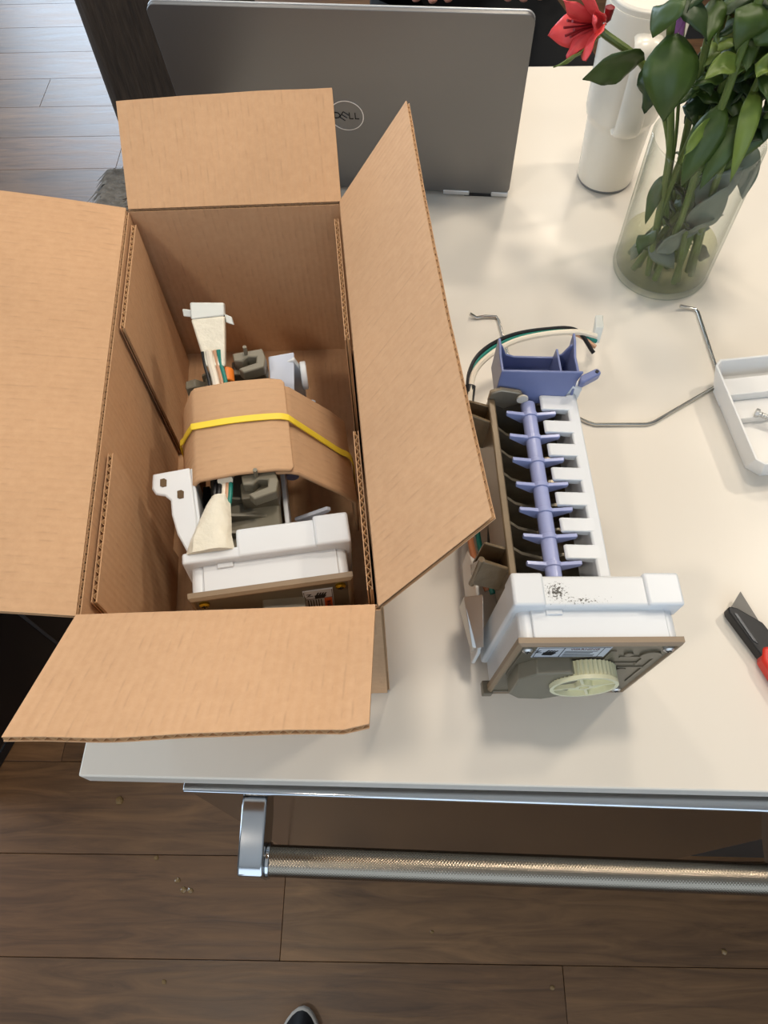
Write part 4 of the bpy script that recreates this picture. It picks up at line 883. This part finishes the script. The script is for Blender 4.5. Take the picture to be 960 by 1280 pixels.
for s, n in ((-1, 'l'), (1, 'r')):
    jt.update({n+'hip': (px+s*.09, py-.06, .735, .088, .085), n+'knee': (px+s*(.19 if s > 0 else .12), py-.40, .745, .072, .070), n+'calf': (px+s*(.185 if s > 0 else .12), py-.38, .58, .055, .055), n+'ank': (px+s*.10, py-.30, .33, .038, .04), n+'toe': (px+s*.10, py-.46, .290, .035, .025),
               n+'sh': (px+s*.175, py-.03, 1.195, .058, .058), n+'elb': (px+s*.215, py+.03, .955, .042, .042), n+'wr': (px+s*.10, py-.212, .925, .027, .024)})
    edges += [('pel', n+'hip'), (n+'hip', n+'knee'), (n+'knee', n+'calf'), (n+'calf', n+'ank'), (n+'ank', n+'toe'), ('chest', n+'sh'), (n+'sh', n+'elb'), (n+'elb', n+'wr')]
pe = thing('person', 'seated person in black clothes behind the laptop, hands in front', 'person', (px, py, .65))
ip = inv_of(pe)
def skinned(name, jt, edges, m, parent, root, sub=2):
    names = list(jt); me = bpy.data.meshes.new(name); me.from_pydata([tuple(ip @ V(jt[n][:3])) for n in names], [(names.index(a), names.index(b)) for a, b in edges], [])
    o = bpy.data.objects.new(name, me); COL.objects.link(o); o.parent = parent
    o.modifiers.new('skin', 'SKIN').use_smooth_shade = True
    for i, n in enumerate(names):
        sv = me.skin_vertices[0].data[i]; sv.radius = (jt[n][3], jt[n][4]); sv.use_root = (n == root)
    s2 = o.modifiers.new('sub', 'SUBSURF'); s2.levels = sub; s2.render_levels = sub
    me.materials.append(M[m]); return o
skinned('body', jt, edges, 'cloth', pe, 'pel')
for s, n in ((-1, 'l'), (1, 'r')):
    wx, wy, wz = jt[n+'wr'][:3]; D = V((-s*.30, -.93, .10)).normalized(); S = V((-D.y, D.x, 0))*(-s)   # S points to the thumb side
    B = V((wx, wy, wz)); hj = {}; he = []
    P_ = lambda f, a, dz=0: tuple(B+D*f+S*a+V((0, 0, dz)))
    hj['w0'] = (*P_(-.02, 0), .026, .022); hj['w1'] = (*P_(.02, 0), .027, .017); hj['palm'] = (*P_(.055, -.002), .034, .014); he += [('w0', 'w1'), ('w1', 'palm')]
    for i, (a, L) in enumerate(((.028, .072), (.010, .080), (-.009, .074), (-.027, .058))):
        hj['k%d' % i] = (*P_(.082, a, .002), .0095, .0095); hj['m%d' % i] = (*P_(.082+L*.45, a*1.12, .004), .0088, .0088); hj['d%d' % i] = (*P_(.082+L*.75, a*1.15, -.010), .0080, .0080); hj['t%d' % i] = (*P_(.082+L*.92, a*1.15, -.026), .0072, .0072)
        he += [('palm', 'k%d' % i), ('k%d' % i, 'm%d' % i), ('m%d' % i, 'd%d' % i), ('d%d' % i, 't%d' % i)]
    hj['th0'] = (*P_(.030, .030, -.004), .0125, .012); hj['th1'] = (*P_(.062, .048, -.010), .0105, .0105); hj['th2'] = (*P_(.088, .050, -.018), .0085, .0085); he += [('w1', 'th0'), ('th0', 'th1'), ('th1', 'th2')]
    skinned('hand', hj, he, 'skin', pe, 'palm')
hd = MB(); vs = []; NV, NU = 16, 24
for i in range(NV+1):
    t = math.pi*i/NV
    for j in range(NU):
        a = 2*math.pi*j/NU; x, y, z = math.sin(t)*math.cos(a)*.075, math.sin(t)*math.sin(a)*.095, math.cos(t)*.115
        if z < 0: x *= 1+.35*z/.115*1.0; y *= 1+.12*z/.115
        if y < 0: 
            y -= .018*math.exp(-((z+.012)/.022)**2-(x/.013)**2)
            y += .008*math.exp(-((z-.012)/.014)**2-((abs(x)-.03)/.016)**2)
        vs.append((x, y, z))
hd.add(vs, [(i*NU+j, i*NU+(j+1) % NU, (i+1)*NU+(j+1) % NU, (i+1)*NU+j) for i in range(NV) for j in range(NU)])
hx = ip @ V((px, py-.055, 1.42))
head_o = hd.build('head', 'skin', pe, ang=180, xf=Matrix.Translation(hx) @ Matrix.Rotation(R(22), 4, 'X'))
HX = Matrix.Translation(hx) @ Matrix.Rotation(R(22), 4, 'X')
for s in (-1, 1):
    MB().lathe([(.0005, -.011), (.008, -.008), (.011, 0), (.008, .008), (.0005, .011)], 14).build('eye', 'wire_white', head_o, xf=HX @ Matrix.Translation((s*.03, -.080, .012)))
    MB().lathe([(.0005, -.03), (.010, -.02), (.014, 0), (.012, .02), (.0005, .03)], 12).build('ear', 'skin', head_o, xf=HX @ Matrix.Translation((s*.074, .005, 0)) @ Matrix.Scale(.4, 4, (1, 0, 0)))
MB().tube([(-.022, -.086, -.052), (0, -.092, -.050), (.022, -.086, -.052)], [.002, .005, .002], 8).build('mouth', 'wire_pink', head_o, xf=HX)
hr = MB(); hr.add([(x*1.07, y*1.06+.006, z*1.06+.004) for x, y, z in vs], [(i*NU+j, i*NU+(j+1) % NU, (i+1)*NU+(j+1) % NU, (i+1)*NU+j) for i in range(NV) for j in range(NU) if (i < 5 or (i < 10 and 1 <= j < NU/2-1))])
hr.build('hair', 'hair', head_o, ang=180, solid=.006, xf=HX)
